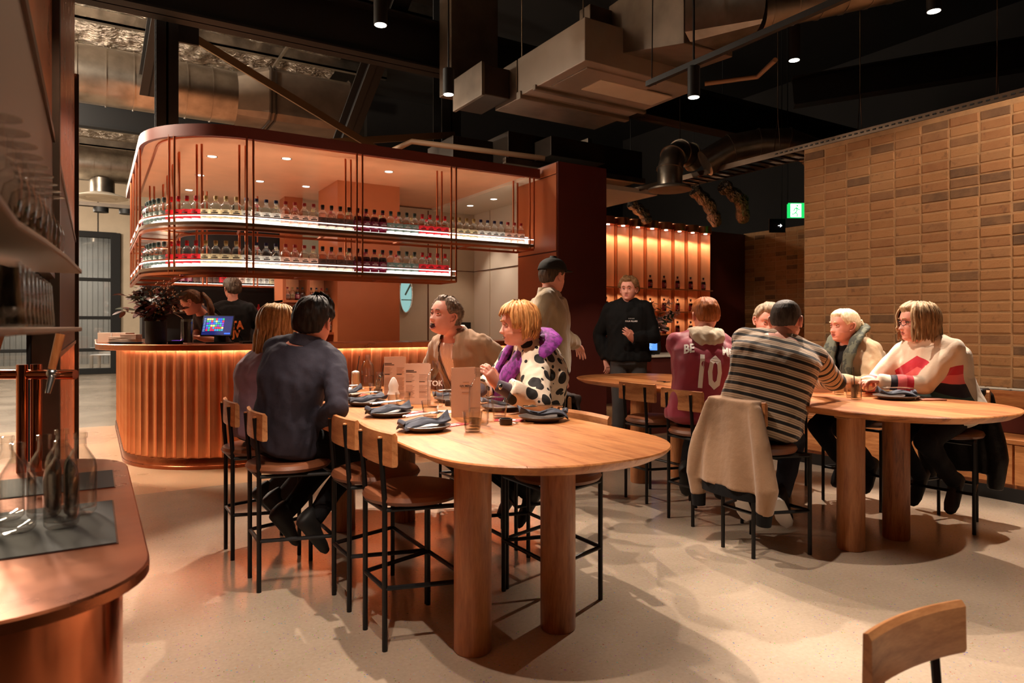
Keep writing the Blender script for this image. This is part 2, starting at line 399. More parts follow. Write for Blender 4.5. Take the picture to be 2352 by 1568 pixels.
# ---- ducts
def spiral_duct(name, p0, p1, r, label, m='galv', pitch=.3, n=28):
    p0 = V(p0); p1 = V(p1); d = p1-p0; L = d.length; k = int(L/pitch); t = thing(name, label, 'duct')
    mb = MB(); mb.cyl(p0, p1, r, n)
    mb.build('duct_body', m, t, smooth=60)
    for i in range(1, k):
        q = p0+d*(i/k); e = d.normalized()*.006
        MB().cyl(q-e, q+e, r+.014, n).build('seam_ring', m, t, smooth=60)
    return t
sd = spiral_duct('spiral_duct', (-4.2, 10.2, 4.5), (1.68, 10.2, 4.5), .36, 'large round spiral duct above the canopy left end')
mb = MB(); N = 28
def sq(x, h, wd, zc, yc):
    out = []
    for j in range(N):
        a = 2*PI*j/N; cx_, sx = math.cos(a), math.sin(a); k = 1/max(abs(cx_), abs(sx)); out.append(V((x, yc+wd*cx_*k, zc+h*sx*k)))
    return out
circ = [V((1.68, 10.2+.36*math.cos(2*PI*j/N), 4.5+.36*math.sin(2*PI*j/N))) for j in range(N)]
mb.rings([circ, sq(2.05, .36, .5, 4.52, 10.2)], False); mb.build('transition', 'galv_dull', sd, smooth=20)
mb = MB(); mb.rings([sq(2.05, .36, .5, 4.52, 10.2), sq(3.2, .36, .5, 4.52, 10.2)]); mb.build('box_duct', 'galv_dull', sd, smooth=20)
for x in (2.07, 2.13, 3.18): MB().rings([sq(x, .385, .53, 4.52, 10.2), sq(x+.02, .385, .53, 4.52, 10.2)]).build('flange', 'duct_dark', sd, smooth=20)
d2 = spiral_duct('spiral_duct', (-6, 17, 4.75), (.9, 17, 4.75), .36, 'round spiral duct farther back beside the cream wall')
MB().cyl((.15, 17, 4.45), (.15, 17, 4.1), .24, 20).build('drop_spigot', 'galv', d2)
MB().lathe([(.24, .1), (.48, .02), (.5, 0), (.4, -.03), (.3, 0), (.25, -.03), (.15, 0), (0, -.02)], 24, (.15, 17, 4.05)).build('diffuser', 'cream_white', d2)
# cable tray with hung track lights far left
tr = thing('cable_tray', 'thin grey cable tray hung before the cream wall', 'tray', (0, 15.5, 3.62))
MB().box(-5, -.05, 0, 3, -.04, .08).box(-5, .04, 0, 3, .05, .08).box(-5, -.05, 0, 3, .05, .01).build('tray', 'galv_dull', tr, smooth=0)
for x in (-.53, .12, .55):
    tl = tag(MB().cyl((0, 0, 0), (0, 0, -.28 if x < 0 else -.09), .07 if x < 0 else .13, 14).build('track_lamp', 'black_matt', loc=(x, 15.4, 3.6)), 'small black lamp under the tray before the cream wall', 'lamp', 'lamps under the far tray')
# air-conditioning unit over the aisle
ac = thing('air_handler', 'suspended grey air handling unit with stepped square ducts', 'air conditioner')
def bx(name, x0, y0, z0, x1, y1, z1, m, par, bev=.008): return MB().box(x0, y0, z0, x1, y1, z1).build(name, m, par, smooth=0, bev=bev)
bx('casing', 3.62, 4.70, 3.60, 5.0, 5.80, 3.98, 'unit_panel', ac)
bx('base_panel', 3.72, 4.80, 3.585, 4.55, 5.35, 3.605, 'unit_panel', ac, .002)
bx('base_panel', 4.0, 4.95, 3.578, 4.9, 5.25, 3.59, 'cream', ac, .002)
bx('casing_rail', 3.60, 5.72, 3.56, 5.02, 5.80, 3.64, 'galv_dull', ac); bx('casing_rail', 3.60, 5.45, 3.57, 5.02, 5.50, 3.62, 'galv_dull', ac)
bx('plenum', 3.62, 5.82, 3.58, 4.95, 6.25, 3.98, 'galv_dull', ac)
bx('intake_box', 3.30, 5.95, 3.62, 3.62, 6.55, 3.92, 'duct_dark', ac); bx('intake_rim', 3.28, 5.93, 3.60, 3.32, 6.57, 3.94, 'galv_dull', ac)
bx('collar', 3.80, 4.86, 3.66, 5.0, 5.02, 4.2, 'galv_dull', ac)
MB().add([V(q) for q in ((4.05, 4.9, 3.8), (4.98, 4.9, 3.8), (4.98, 4.9, 4.25), (4.05, 4.9, 4.25), (4.05, 3.96, 3.58), (4.62, 3.96, 3.585), (4.62, 3.96, 4.3), (4.05, 3.96, 4.3))], [(0, 1, 2, 3), (7, 6, 5, 4), (0, 4, 5, 1), (1, 5, 6, 2), (2, 6, 7, 3), (3, 7, 4, 0)]).build('supply_box', 'galv_dull', ac, smooth=0, bev=.006)
N = 28
mb = MB()
def sqy(y, h, wd, zc, xc): return [V((p.y, y, p.z)) for p in sq(0, h, wd, zc, xc)]
dA = V((4.42, 3.55, 3.80)); dD = V((.84, -.50, .22)).normalized(); dM = frame(dA, dD.cross(V((0, 0, 1))), (0, 0, 1))
cr_ = [dM @ V((.19*math.cos(2*PI*j/N), .19*math.sin(2*PI*j/N), 0)) for j in range(N)]
s0 = [V((4.335-(p.y)*1.0, 3.95, p.z)) for p in sq(0, .33, .285, 3.93, 0)]
k0 = min(range(N), key=lambda k: sum((s0[(j+k) % N]-cr_[j]).length for j in range(N)))
mb.rings([[s0[(j+k0) % N] for j in range(N)], cr_], False); mb.build('transition', 'galv', ac, smooth=20)
MB().cyl(dA, dA+dD*4.5, .19, 28).build('round_duct', 'galv', ac, smooth=60)
for i in range(14): MB().cyl(dA+dD*(.06+.2*i), dA+dD*(.07+.2*i), .197, 28).build('seam_ring', 'galv', ac, smooth=60)
for x, y in ((3.64, 5.75), (3.64, 4.75), (4.98, 4.75), (4.98, 5.75)): MB().cyl((x, y, 3.6), (x, y, 6.6), .008, 6).build('hanger_rod', 'galv', ac)
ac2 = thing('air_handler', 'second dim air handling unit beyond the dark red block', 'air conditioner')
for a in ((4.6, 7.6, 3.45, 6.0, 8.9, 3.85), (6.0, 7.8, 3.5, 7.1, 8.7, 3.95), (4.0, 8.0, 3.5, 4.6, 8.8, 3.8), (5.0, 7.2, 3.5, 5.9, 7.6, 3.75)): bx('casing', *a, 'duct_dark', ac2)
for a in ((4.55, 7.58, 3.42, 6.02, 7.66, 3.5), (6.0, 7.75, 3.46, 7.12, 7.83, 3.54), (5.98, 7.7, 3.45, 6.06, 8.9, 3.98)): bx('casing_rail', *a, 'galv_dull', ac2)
tag(MB().box(3.35, 6.75, 3.9, 3.95, 7.05, 6.04).build('riser_duct', 'galv_dull', smooth=0, bev=.01), 'square riser duct passing up beside the deep beam', 'duct')
def bentduct(path, r, label):
    path = [V(p) for p in path]; t = thing('round_duct', label, 'duct'); mb = MB(); mb.tube(path, r, 22); mb.build('duct_body', 'galv', t, smooth=60)
    for i in range(1, len(path)-1):
        d = (path[i+1]-path[i-1]).normalized()*.008
        MB().tube([path[i]-d, path[i]+d], r+.012, 22).build('joint_ring', 'galv', t, smooth=60)
    return t
bd = bentduct([(5.95, 6.05, 2.98), (5.95, 6.05, 3.2), (6.05, 6.10, 3.38), (6.25, 6.18, 3.48), (6.45, 6.22, 3.48), (6.58, 6.24, 3.42)], .15, 'short elbowed round duct ending in a ceiling diffuser')
MB().lathe([(.16, .05), (.26, .01), (.26, -.01), (.1, -.02), (0, -.02)], 24, (5.95, 6.05, 2.96)).build('diffuser', 'galv_dull', bd); MB().cyl((6.25, 6.18, 3.5), (6.25, 6.18, 6.88), .006, 6).build('hanger_rod', 'black_matt', bd)
bentduct([(6.2, 5.72, 3.24), (6.45, 5.55, 3.42), (6.7, 5.35, 3.47), (6.95, 5.15, 3.47), (7.2, 5.0, 3.36), (7.3, 4.95, 3.18)], .16, 'thicker elbowed round duct beside the cable ladder')
def foilduct(path, r, label):
    t = []; 
    P = [V(p) for p in path]; path = []
    for i in range(len(P)-1):
        for k in range(6): path.append(P[i].lerp(P[i+1], k/6))
    rr = [r*(1+.16*math.sin(i*2.2)+random.uniform(-.1, .1)) for i in range(len(path))]
    t = thing('flexible_duct', label, 'duct', (0, 0, 0), 0, 'foil flexible ducts'); MB().tube(path, rr, 12).build('duct_body', 'foil', t, smooth=60)
    MB().cyl(P[0], (P[0].x, P[0].y, 6.88), .006, 5).build('hanger_wire', 'black_matt', t); return t
foilduct([(8.4, 8.0, 3.55), (8.75, 8.0, 3.35), (9.1, 8.1, 2.98)], .11, 'crinkled foil flexible duct hanging near the copper tubes')
foilduct([(8.75, 7.7, 3.6), (9.2, 7.7, 3.4), (9.5, 7.9, 3.05)], .11, 'crinkled foil flexible duct hanging near the copper tubes')
foilduct([(7.22, 8.2, 3.25), (7.5, 8.2, 3.1), (7.6, 8.2, 2.95)], .09, 'short foil flexible duct beside the dark red block')
def pipe(path, r, label, m='pvc'):
    return tag(MB().tube(path, r, 10).build('pipe', m, smooth=60), label, 'pipe')
pipe([(3.25, 8.3, 3.55), (3.4, 7.95, 3.62), (4.85, 7.12, 3.42)], .035, 'tan plastic pipe slung behind the canopy')
pipe([(4.98, 4.6, 3.62), (5.3, 4.25, 3.64), (5.1, 3.9, 3.64)], .022, 'pale bent pipe beside the air handling unit')
# cable ladder along the top of the brick wall
cl = thing('cable_ladder', 'perforated steel cable ladder lying along the brick wall top', 'cable tray')
mb = MB(); mb.box(6.27, -1, 3.13, 6.285, 8.3, 3.19).build('side_rail', 'bronze', cl, smooth=0)
MB().box(6.63, 4.4, 3.13, 6.645, 8.3, 3.19).build('side_rail', 'bronze', cl, smooth=0)
hm = MB().box(-.006, -.014, -.006, .001, .014, .006).mesh('slot', 0); hm.materials.append(MATS['black_matt'])
for i in range(44): inst('slot', hm, cl, (6.268, 2.2+i*.06, 3.16))
rg = MB().box(0, -.012, 0, .36, .012, .02).mesh('rung', 0); rg.materials.append(MATS['bronze'])
for i in range(26): inst('rung', rg, cl, (6.28, 4.5+i*.145, 3.135))
for y in (2.75, 3.95, 4.9):
    tag(MB().cyl((6.45, y, 3.62), (6.45, y, 6.8), .005, 5).cyl((6.45, y, 3.62), (6.28, y-.08, 3.18), .004, 5).cyl((6.45, y, 3.62), (6.62, y+.08, 3.18), .004, 5).build('suspension_wire', 'bronze'), 'thin suspension wire holding the cable ladder', 'wire', 'cable ladder wires')
# ---- bench along the brick wall
bn = thing('bench', 'long oak wall bench with drawers under a dark seat pad', 'bench', (0, 0, 0))
MB().box(5.80, -1, 0, 6.26, 4.4, .10).build('plinth', 'black_matt', bn, smooth=0)
MB().box(5.79, -1, .43, 6.26, 4.42, .465).build('seat_board', 'oak', bn, smooth=0, bev=.004)
MB().box(5.82, -1, .10, 6.26, 4.4, .43).build('carcass', 'oak', bn, smooth=0)
for i in range(6):
    y1 = 2.36+.92*i-1.84; 
    dr = MB().box(5.80, y1-.905, .13, 5.825, y1, .425).build('drawer_front', 'oak', bn, smooth=0, bev=.003)
    MB().cyl((5.797, y1-.2, .385), (5.806, y1-.2, .385), .018, 14).build('finger_hole', 'black_matt', dr)
MB().box(6.12, -1, .465, 6.26, 4.42, .66).build('back_pad', 'dark_red', bn, smooth=0, bev=.01)
MB().box(6.10, -1, .66, 6.26, 4.42, .80).build('backrest_board', 'oak', bn, smooth=0, bev=.004)
gm = MB().box(-.05, -.05, 0, .05, .05, .006).mesh('grille_bar', 0); gm.materials.append(MATS['black_matt'])
mb = MB().box(-.012, -.07, 0, .012, .07, .008).mesh('grille_bar', 0); mb.materials.append(MATS['cream_white'])
MB().box(6.11, -1, .80, 6.26, 4.4, .803).build('grille_tray', 'black_matt', bn, smooth=0)
for i in range(22):
    for k in range(3): inst('grille_bar', mb, bn, (6.135+.045*k, 4.2-i*.16-.05*k, .803))
# ---- light fixtures hanging over the room
def spot_can(loc, label, power, target, col=WARM, ang=50, r=.05, L=.2, blend=.35, grp='black cylinder spotlights', top=None):
    t = thing('spotlight', label, 'lamp', loc, 0, grp)
    MB().lathe([(r, 0), (r, L), (r*.7, L+.01)], 18).build('housing', 'black_matt', t)
    MB().lathe([(0, -.002), (r*.86, -.002), (r*.86, .001)], 18).build('lens', 'lamp_lens', t)
    MB().cyl((0, 0, L), (0, 0, 6.88-loc[2]), .008, 8).build('stem', 'black_matt', t)
    l = light('SPOT', (0, 0, -.012), power, col, None, r*.45, ang, blend, t)
    l.rotation_euler = (V(target)-V(loc)).to_track_quat('-Z', 'Y').to_euler()
    return t
emit('lamp_lens', (1, .9, .75, 1), 9)
TL = 'black cylinder spotlight hung over the oak tables'
spot_can((2.15, 5.72, 3.95), 'black cylinder spotlight below the deep steel beam', 420, (1.62, 4.0, .85), WARM2, 46, .06, .3)
spot_can((2.66, 5.41, 3.34), 'black cylinder spotlight in front of the canopy', 240, (1.9, 3.6, .85), WARM2, 54, .05, .22)
spot_can((3.75, 3.57, 2.98), 'black cylinder spotlight on the slanting track', 120, (4.0, 3.3, .85), WARM2, 80, .045, .22)
spot_can((5.25, 3.82, 3.64), 'black cylinder spotlight high above the brick wall table', 360, (4.15, 2.6, .85), WARM2, 52, .05, .3)
spot_can((5.25, 2.65, 3.61), 'black cylinder spotlight nearest the brick wall top', 300, (4.5, 1.7, .4), WARM2, 58, .05, .3)
mt = thing('light_track', 'black lighting track slanting in front of the air handling unit', 'light track')
MB().box(3.72, -1, 3.2, 3.76, 4.05, 3.24).build('track', 'black_matt', mt, smooth=0)
MB().cyl((3.74, 4.0, 3.24), (3.74, 3.95, 6.6), .005, 6).build('hanger_cable', 'black_matt', mt)
# unseen spotlights added out of frame to brighten tables, floor, faces and wall
def offcan(loc, power, target, ang=50, col=WARM2, blend=.35): return spot_can(loc, 'unseen black cylinder spotlight added over the seating for its light', power, target, col, ang, .05, .25, blend)
offcan((1.35, 2.9, 3.7), 250, (1.6, 2.3, .85), 62)
offcan((.25, 1.2, 3.7), 150, (.25, 2.2, 0), 50)
offcan((3.6, .4, 3.7), 230, (3.7, 1.0, 0), 54)
offcan((1.9, .35, 3.7), 90, (2.1, .7, 0), 40)
offcan((-.2, 4.6, 3.7), 120, (.35, 4.6, 0), 60)
offcan((5.2, .9, 3.6), 190, (6.25, 2.6, 2.2), 56)
offcan((.9, 4.3, 3.95), 170, (2.0, 3.85, 1.2), 36)
offcan((2.4, 3.3, 4.5), 240, (4.7, 5.42, 1.45), 24)
offcan((.9, -1.0, 3.7), 120, (2.0, .95, .6), 24)
offcan((.55, 1.5, 3.6), 110, (-.25, 2.6, .9), 62)
# ================================================================ BAR COUNTER
def bar_path(front, left, cx, cy, back, right, step=.1, rx=None, ry=None):
    """points + outward normals: right end -> front -> rounded corner -> back along the left"""
    P = []; rx = cx-left; ry = cy-front
    n = int(round((right-cx)/step))
    for i in range(n): P.append((V((right-(right-cx)*i/n, front, 0)), V((0, -1, 0))))
    arc = PI/2*(rx+ry)/2; m = int(round(arc/step))
    for i in range(m):
        a = PI/2*i/m; nrm = V((-math.sin(a)/rx, -math.cos(a)/ry, 0)).normalized()
        P.append((V((cx-rx*math.sin(a), cy-ry*math.cos(a), 0)), nrm))
    k = int(round((back-cy)/step))
    for i in range(k+1): P.append((V((left, cy+(back-cy)*i/k, 0)), V((-1, 0, 0))))
    return P
def sweep(path, prof, closed=True):
    """sweep a (out, z) profile along a bar path"""
    R = [[p+nn*o+V((0, 0, z)) for o, z in prof] for p, nn in path]
    return MB().rings(R)
bar = thing('bar_counter', 'long rounded bar counter clad in fluted copper', 'bar counter')
bp = bar_path(6.72, .27, 1.2, 7.67, 10.2, 4.64)
sweep(bp, [(-.02, .0), (-.02, 1.105), (-.12, 1.105), (-.12, 0)]).build('core_wall', 'copper_dark', bar)
fl = MB(); n = 8; R = []
pr = [(-.0495+.099*i/n, -.022*math.sin(PI*i/n)) for i in range(n+1)]
bk = [(.0495, -.03), (-.0495, -.03)]
ring = lambda z: [V((x, -y-.0, z)) for x, y in pr+bk]
fl.rings([ring(.10), ring(1.105)]); fme = fl.mesh('flute', 25); fme.materials.append(MATS['copper'])
for (p, nn), (q, n2) in zip(bp[:-1], bp[1:]):
    c = (p+q)/2; nm = (nn+n2).normalized(); a = math.atan2(nm.y, nm.x)+PI/2
    inst('flute', fme, bar, c+nm*.022, a, ((q-p).length/.0995, 1, 1))
sweep(bp, [(-.1, 0), (.035, 0), (.035, .03), (.03, .035), (.03, .085), (.02, .10), (-.1, .10)]).build('plinth', 'copper_top', bar)
tp = bar_path(6.62, .02, 1.2, 7.67, 10.25, 4.64, .08)
sweep(tp, [(-.012, 1.084), (.004, 1.084), (.008, 1.088), (.008, 1.134), (0, 1.14), (-.62, 1.14), (-.62, 1.108), (-.012, 1.108)]).build('counter_top', 'copper_top', bar)
emit('bar_led', (1, .70, .45, 1), 34)
sweep(bar_path(6.655, .2, 1.2, 7.67, 10.2, 4.62, .1), [(-.0, 1.096), (.014, 1.096), (.014, 1.1075), (0, 1.1075)]).build('led_strip', 'bar_led', bar)
# ================================================================ CANOPY WITH HANGING SHELVES
can = thing('bar_canopy', 'rounded dark red canopy over the bar with orange soffit', 'canopy')
cpath = bar_path(6.9, .40, 1.3, 7.8, 11.0, 4.62, .12)
sweep(cpath, [(.012, 3.1), (.012, 3.21), (-.03, 3.21), (-.03, 3.1)]).build('fascia', 'fascia', can)
out = [p for p, _ in cpath]; pts = [(p.x, p.y) for p in out]+[(.4, 11.0), (4.50, 11.0), (4.50, 6.9)]
inner = [(p-nn*.03).xy for p, nn in cpath]
pts = [(x, y) for x, y in inner]+[(4.50, 11.0), (4.50, 6.93)]
mb = MB(); k = len(pts); cxy = (3.0, 9.2)
for z, fl_ in ((3.14, 0), (3.20, 1)):
    mb.add([V((x, y, z)) for x, y in pts], [tuple(range(k)) if fl_ else tuple(range(k-1, -1, -1))])
mb.build('soffit', 'soffit', can, smooth=0)
emit('cove', (1, .62, .36, 1), 5)
sweep(bar_path(7.06, .56, 1.3, 7.8, 10.9, 4.5, .12), [(0, 3.125), (.02, 3.125), (.02, 3.138), (0, 3.138)]).build('soffit_bead', 'copper_rod', can)
# white ceiling bay beside the soffit
struct(MB().box(4.50, 6.95, 3.10, 6.6, 9.75, 3.16).build('ceiling_bay', 'cream_white', smooth=0))
# recessed downlights
emit('downlight', (1, .9, .75, 1), 5)
def downlight(x, y, z, pw, lab, grp):
    t = thing('downlight', lab, 'lamp', (x, y, z), 0, grp)
    MB().lathe([(.058, -.004), (.058, 0), (.045, 0), (.045, -.004)], 18, caps=False).build('trim_ring', 'white_enamel', t)
    MB().lathe([(0, -.0015), (.045, -.0015), (.045, 0)], 18).build('lens', 'downlight', t)
    if pw: light('SPOT', (0, 0, -.02), pw, WARM2, (0, 0, -1), .03, 80, .5, t).rotation_euler = (0, 0, 0)
def soff(px, py, z=3.14):
    D = 1568*(z-1.3)/(750-py); X = (px-1176)/1568*D; th = math.radians(31.5)
    return (math.cos(th)*X+math.sin(th)*D, -math.sin(th)*X+math.cos(th)*D)
for px, py, pw in ((487, 359, 14), (658, 364, 14), (459, 402, 10), (434, 436, 8), (597, 416, 10), (703, 428, 10), (657, 457, 8), (893, 394, 14)):
    x, y = soff(px, py); downlight(x, y, 3.14, pw, 'small round downlight set in the orange soffit', 'soffit downlights')
for px, py, pw in ((1080, 472, 26), (1134, 457, 26)):
    x, y = soff(px, py, 3.1); downlight(x, y, 3.10, pw, 'small round downlight in the white ceiling bay', 'white bay downlights')
# hanging shelf frames (one object: rods carry both decks)
rack = thing('bottle_rack', 'two tier copper rod bottle rack hung under the canopy', 'rack')
def rods(x, y, dx, dy, z0, nm='rod_pair'):
    mb = MB(); e = .03
    for s in (-1, 1): mb.cyl((x+s*e*dx, y+s*e*dy, z0), (x+s*e*dx, y+s*e*dy, 3.12), .011, 8)
    mb.build(nm, 'copper_rod', rack)
XS = [1.28, 2.365, 3.458]
for x in XS: rods(x, 6.9, 1, 0, 1.80); rods(x-.005, 7.26, 1, 0, 1.80)
rods(4.51, 6.9, 1, 0, 2.24); rods(4.50, 7.26, 1, 0, 2.24)
a = math.radians(48)
rods(1.3-.9*math.sin(a), 7.8-.9*math.cos(a), math.cos(a), -math.sin(a), 1.80)
rods(1.3-.54*math.sin(a), 7.8-.54*math.cos(a), math.cos(a), -math.sin(a), 1.80)
for y in (7.9, 8.55, 9.2, 9.8): rods(.40, y, 0, 1, 1.80); rods(.76, y, 0, 1, 1.80)
emit('shelf_led', (1, .93, .84, 1), 1.8); emit('shelf_glow', (1, .92, .80, 1), 1.5); emit('soffit_fill', (1, .80, .58, 1), 16)
mat('smoked', RGB(120, 92, 72), .3, .5)
def shelf(z, right):
    p = bar_path(6.9, .40, 1.3, 7.8, 9.86, right, .12)
    t = z
    for o in (0, -.36):
        sweep(p, [(o-.012, t-.075), (o+.012, t-.075), (o+.012, t-.05), (o-.012, t-.05)]).build('frame_rail', 'copper_rod', rack)
    sweep(p, [(.012, t-.03), (.012, t+.0), (-.36, t+.0), (-.36, t-.03)]).build('shelf_deck', 'smoked', rack)
    sweep(p, [(.0, t+.062), (.010, t+.062), (.010, t+.072), (.0, t+.072)]).build('guard_rail', 'copper_rod', rack)
    sweep(p, [(.001, t+.052), (.007, t+.052), (.007, t+.061), (.001, t+.061)]).build('led_strip', 'shelf_led', rack)
    sweep(p, [(-.115, t+.002), (-.112, t+.10), (-.118, t+.10), (-.121, t+.002)]).build('light_panel', 'shelf_glow', rack)
    sweep(p, [(-.004, t+.001), (-.004, t+.004), (-.10, t+.004), (-.10, t+.001)]).build('light_base', 'shelf_glow', rack)
    sweep(p, [(-.335, t+.004), (-.335, t+.012), (-.355, t+.012), (-.355, t+.004)]).build('fill_strip', 'soffit_fill', rack)  # glowing strip added on the rack to brighten the orange soffit
    for i, (q, nn) in enumerate(p):
        if i % 7 == 0: MB().cyl(q+V((0, 0, t-.063)), q-nn*.36+V((0, 0, t-.063)), .011, 6).build('cross_rail', 'copper_rod', rack)
ZU, ZL = 2.292, 1.868
shelf(ZU, 4.53); shelf(ZL, 3.48)
# ---------------------------------------------------------------- gin bottles
def label_mat(name, col, trans=.5):
    m, nt, b = nodes_of(name); nt.nodes.remove(b)
    d = nt.nodes.new('ShaderNodeBsdfDiffuse'); t = nt.nodes.new('ShaderNodeBsdfTranslucent'); mx = nt.nodes.new('ShaderNodeMixShader')
    d.inputs[0].default_value = col; t.inputs[0].default_value = col; mx.inputs[0].default_value = trans
    nt.links.new(d.outputs[0], mx.inputs[1]); nt.links.new(t.outputs[0], mx.inputs[2]); nt.links.new(mx.outputs[0], nt.nodes['Material Output'].inputs[0])
def bottle_glass(h=.225, r=.041): return [(r*.8, 0), (r*.97, .004), (r, .012), (r, h*.58), (r*.97, h*.64), (r*.86, h*.70), (r*.64, h*.755), (.0175, h*.79), (.0145, h*.81), (.0145, h*.9)]
KIN = {}
def kind(k, labc, capc, liq=None, trans=.5, ink=RGB(60, 50, 45)):
    label_mat('label_'+k, labc, trans); mat('cap_'+k, capc, .45); mat('print_'+k, ink, .7)
    if liq: glass('liquor_'+k, liq, .04)
    KIN[k] = bool(liq)
kind('red', RGB(235, 60, 70), RGB(170, 40, 44)); kind('beige', RGB(232, 216, 178), RGB(176, 148, 92)); kind('blue', RGB(240, 238, 232), RGB(40, 44, 90))
kind('pink', RGB(245, 220, 208), RGB(190, 56, 56), (1, .86, .8, 1)); kind('black', RGB(120, 92, 84), RGB(30, 28, 30), (.86, .72, .66, 1), .25)
kind('purple', RGB(150, 70, 96), RGB(34, 26, 30), (.22, .04, .08, 1), .15, RGB(240, 215, 215)); kind('green', RGB(120, 134, 126), RGB(44, 60, 58), None, .4, RGB(230, 230, 225))
H_ = .225
ME = {}
def bottle_meshes():
    g = MB().lathe(bottle_glass(), 18); ME['glass'] = g.mesh('bottle_glass', 40); ME['glass'].materials.append(MATS['glass'])
    c = MB().lathe([(.0165, H_*.885), (.0175, H_*.89), (.0175, H_), (.016, H_*1.01), (0, H_*1.01)], 14)
    n2 = MB().lathe([(.0152, H_*.82), (.0152, H_*.885)], 12)
    l = MB(); R = .0422; seg = 12
    def arcband(mb, z0, z1, r, a0, a1):
        k = len(mb.v); vs = []
        for i in range(seg+1):
            a = a0+(a1-a0)*i/seg
            vs += [V((r*math.sin(a), -r*math.cos(a), z0)), V((r*math.sin(a), -r*math.cos(a), z1))]
        mb.add(vs, [(2*i, 2*i+2, 2*i+3, 2*i+1) for i in range(seg)])
    arcband(l, .028, .108, R, -1.75, 1.75)
    pr = MB(); r2 = R+.0006
    for z0, z1, w_ in ((.088, .094, .35), (.072, .082, .7), (.060, .064, .5), (.048, .052, .55), (.04, .043, .4)): arcband(pr, z0, z1, r2, -w_, w_)
    q = MB().lathe([(.037, .006), (.038, .012), (.038, H_*.56), (.036, H_*.62), (.03, H_*.67), (0, H_*.67)], 16)
    for k in KIN:
        for nm, m_, s_, mm in (('cap', c, 30, 'cap_'+k), ('label', l, 60, 'label_'+k), ('print', pr, 60, 'print_'+k), ('neck', n2, 60, 'label_'+k)):
            me = m_.mesh(nm, s_); me.materials.append(MATS[mm]); ME[nm+k] = me
        if KIN[k]: me = q.mesh('liquor', 40); me.materials.append(MATS['liquor_'+k]); ME['liq'+k] = me
bottle_meshes()
def bottle(x, y, z, k, rz, label, grp, sc=1.0, full=True):
    o = inst('gin_bottle', ME['glass'], None, (x, y, z), rz, (sc, sc, sc)); tag(o, label, 'bottle', grp)
    inst('cap', ME['cap'+k], o); lb = inst('label', ME['label'+k], o)
    if full: inst('print', ME['print'+k], lb); inst('neck_band', ME['neck'+k], o)
    if KIN[k]: inst('liquor', ME['liq'+k], o)
    return o
CAPN = {'red': 'red labelled clear gin bottle with red cap', 'beige': 'cream labelled gin bottle with tan cap', 'blue': 'white labelled gin bottle with navy cap', 'pink': 'pale pink gin bottle with red cap', 'black': 'brown labelled gin bottle with black cap', 'purple': 'dark purple gin bottle with plum label', 'green': 'grey green labelled gin bottle with dark cap'}
ORD = ['red']*4+['beige']*4+['blue']*4+['pink']*4+['black']*4+['purple']*4+['green']*4+['red']*4+['beige']*4+['blue']*4+['pink']*3
def place_row(z, nmax, tier):
    x0 = .884-.0922*0; pit = .0922
    for i in range(nmax):
        x = .52+i*pit; k = ORD[i]
        if x < 1.3:
            t = 1.3-x; a = t/.85; px, py = 1.3-.843*math.sin(a), 7.8-.843*math.cos(a); rz = -a
        else: px, py, rz = x, 6.962, 0
        bottle(px, py, z+.004, k, rz+random.uniform(-.12, .12), CAPN[k]+' on the '+tier+' lit rack shelf', k+' bottles on the '+tier+' shelf', 1.09)
    for i in range(6): # round the corner, then back along the left side
        t = 1.3-.52+.0922*(i+1); a = t/.85; k = 'green' if i < 5 else 'purple'
        bottle(1.3-.843*math.sin(a), 7.8-.843*math.cos(a), z+.004, k, -a, CAPN[k]+' at the rounded end of the '+tier+' shelf', k+' bottles round the '+tier+' shelf corner', 1.09)
    for i in range(4, nmax, 1):
        if i % 2 == 0 or i > 30: continue
        x = .566+i*pit; k = ['blue', 'red', 'pink', 'beige'][i % 4]
        if x > 1.3: bottle(x, 7.15, z+.004, k, PI, CAPN[k]+' in the '+tier+' shelf back row', k+' second row of the '+tier+' shelf', 1, False)
place_row(ZU, 43, 'upper'); place_row(ZL, 32, 'lower')
for k, y in enumerate([7.95+.078*i for i in range(24)]):
    if k % 2 == 0:
        for z, t in ((ZU, 'upper'), (ZL, 'lower')): bottle(.46, y, z+.004, 'pink' if k % 4 else 'green', -PI/2, CAPN['pink' if k % 4 else 'green']+' down the '+t+' shelf end', t+' left side bottles'+str(k % 4), 1, False)
# ================================================================ BACK OF THE BAR
# orange column and side shelves
struct(MB().box(2.61, 8.45, 0, 3.44, 9.3, 3.14).build('wall_column', 'orange_panel', smooth=0))
struct(MB().box(2.30, 9.9, 0, 2.55, 10.2, 3.14).build('wall_pier', 'orange_panel', smooth=0))
ps = thing('side_shelf', 'orange open side shelving left of the column', 'shelf', (0, 0, 0))
MB().box(1.98, 8.62, 0, 2.02, 9.05, 1.98).build('side_panel', 'orange_panel', ps, smooth=0)
MB().box(2.28, 8.62, 1.5, 2.31, 9.05, 1.98).build('side_panel', 'orange_panel', ps, smooth=0)
for z in (1.60, 1.20, 1.95): MB().box(1.98, 8.60, z, 2.61, 9.08, z+.03).build('shelf_board', 'orange_panel', ps, smooth=0)
MB().box(1.98, 9.05, 0, 2.61, 9.09, 1.98).build('back_panel', 'copper', ps, smooth=0)
for i, k in enumerate(['pink', 'beige', 'purple', 'black']): bottle(2.06+.062*i, 8.72, 1.631, k, 0, CAPN[k]+' on the orange side shelf left of its divider', 'side shelf '+k, .72)
for i, k in enumerate(['black', 'blue', 'red', 'green']): bottle(2.36+.066*i, 8.74, 1.632, k, 0, CAPN[k]+' on the orange side shelf beside the column', 'side shelf b '+k, .72)
for i in range(3): bottle(2.44+.07*i, 8.72, 1.232, 'blue', 0, CAPN['blue']+' on the lower orange side shelf', 'lower side shelf bottles', .85)
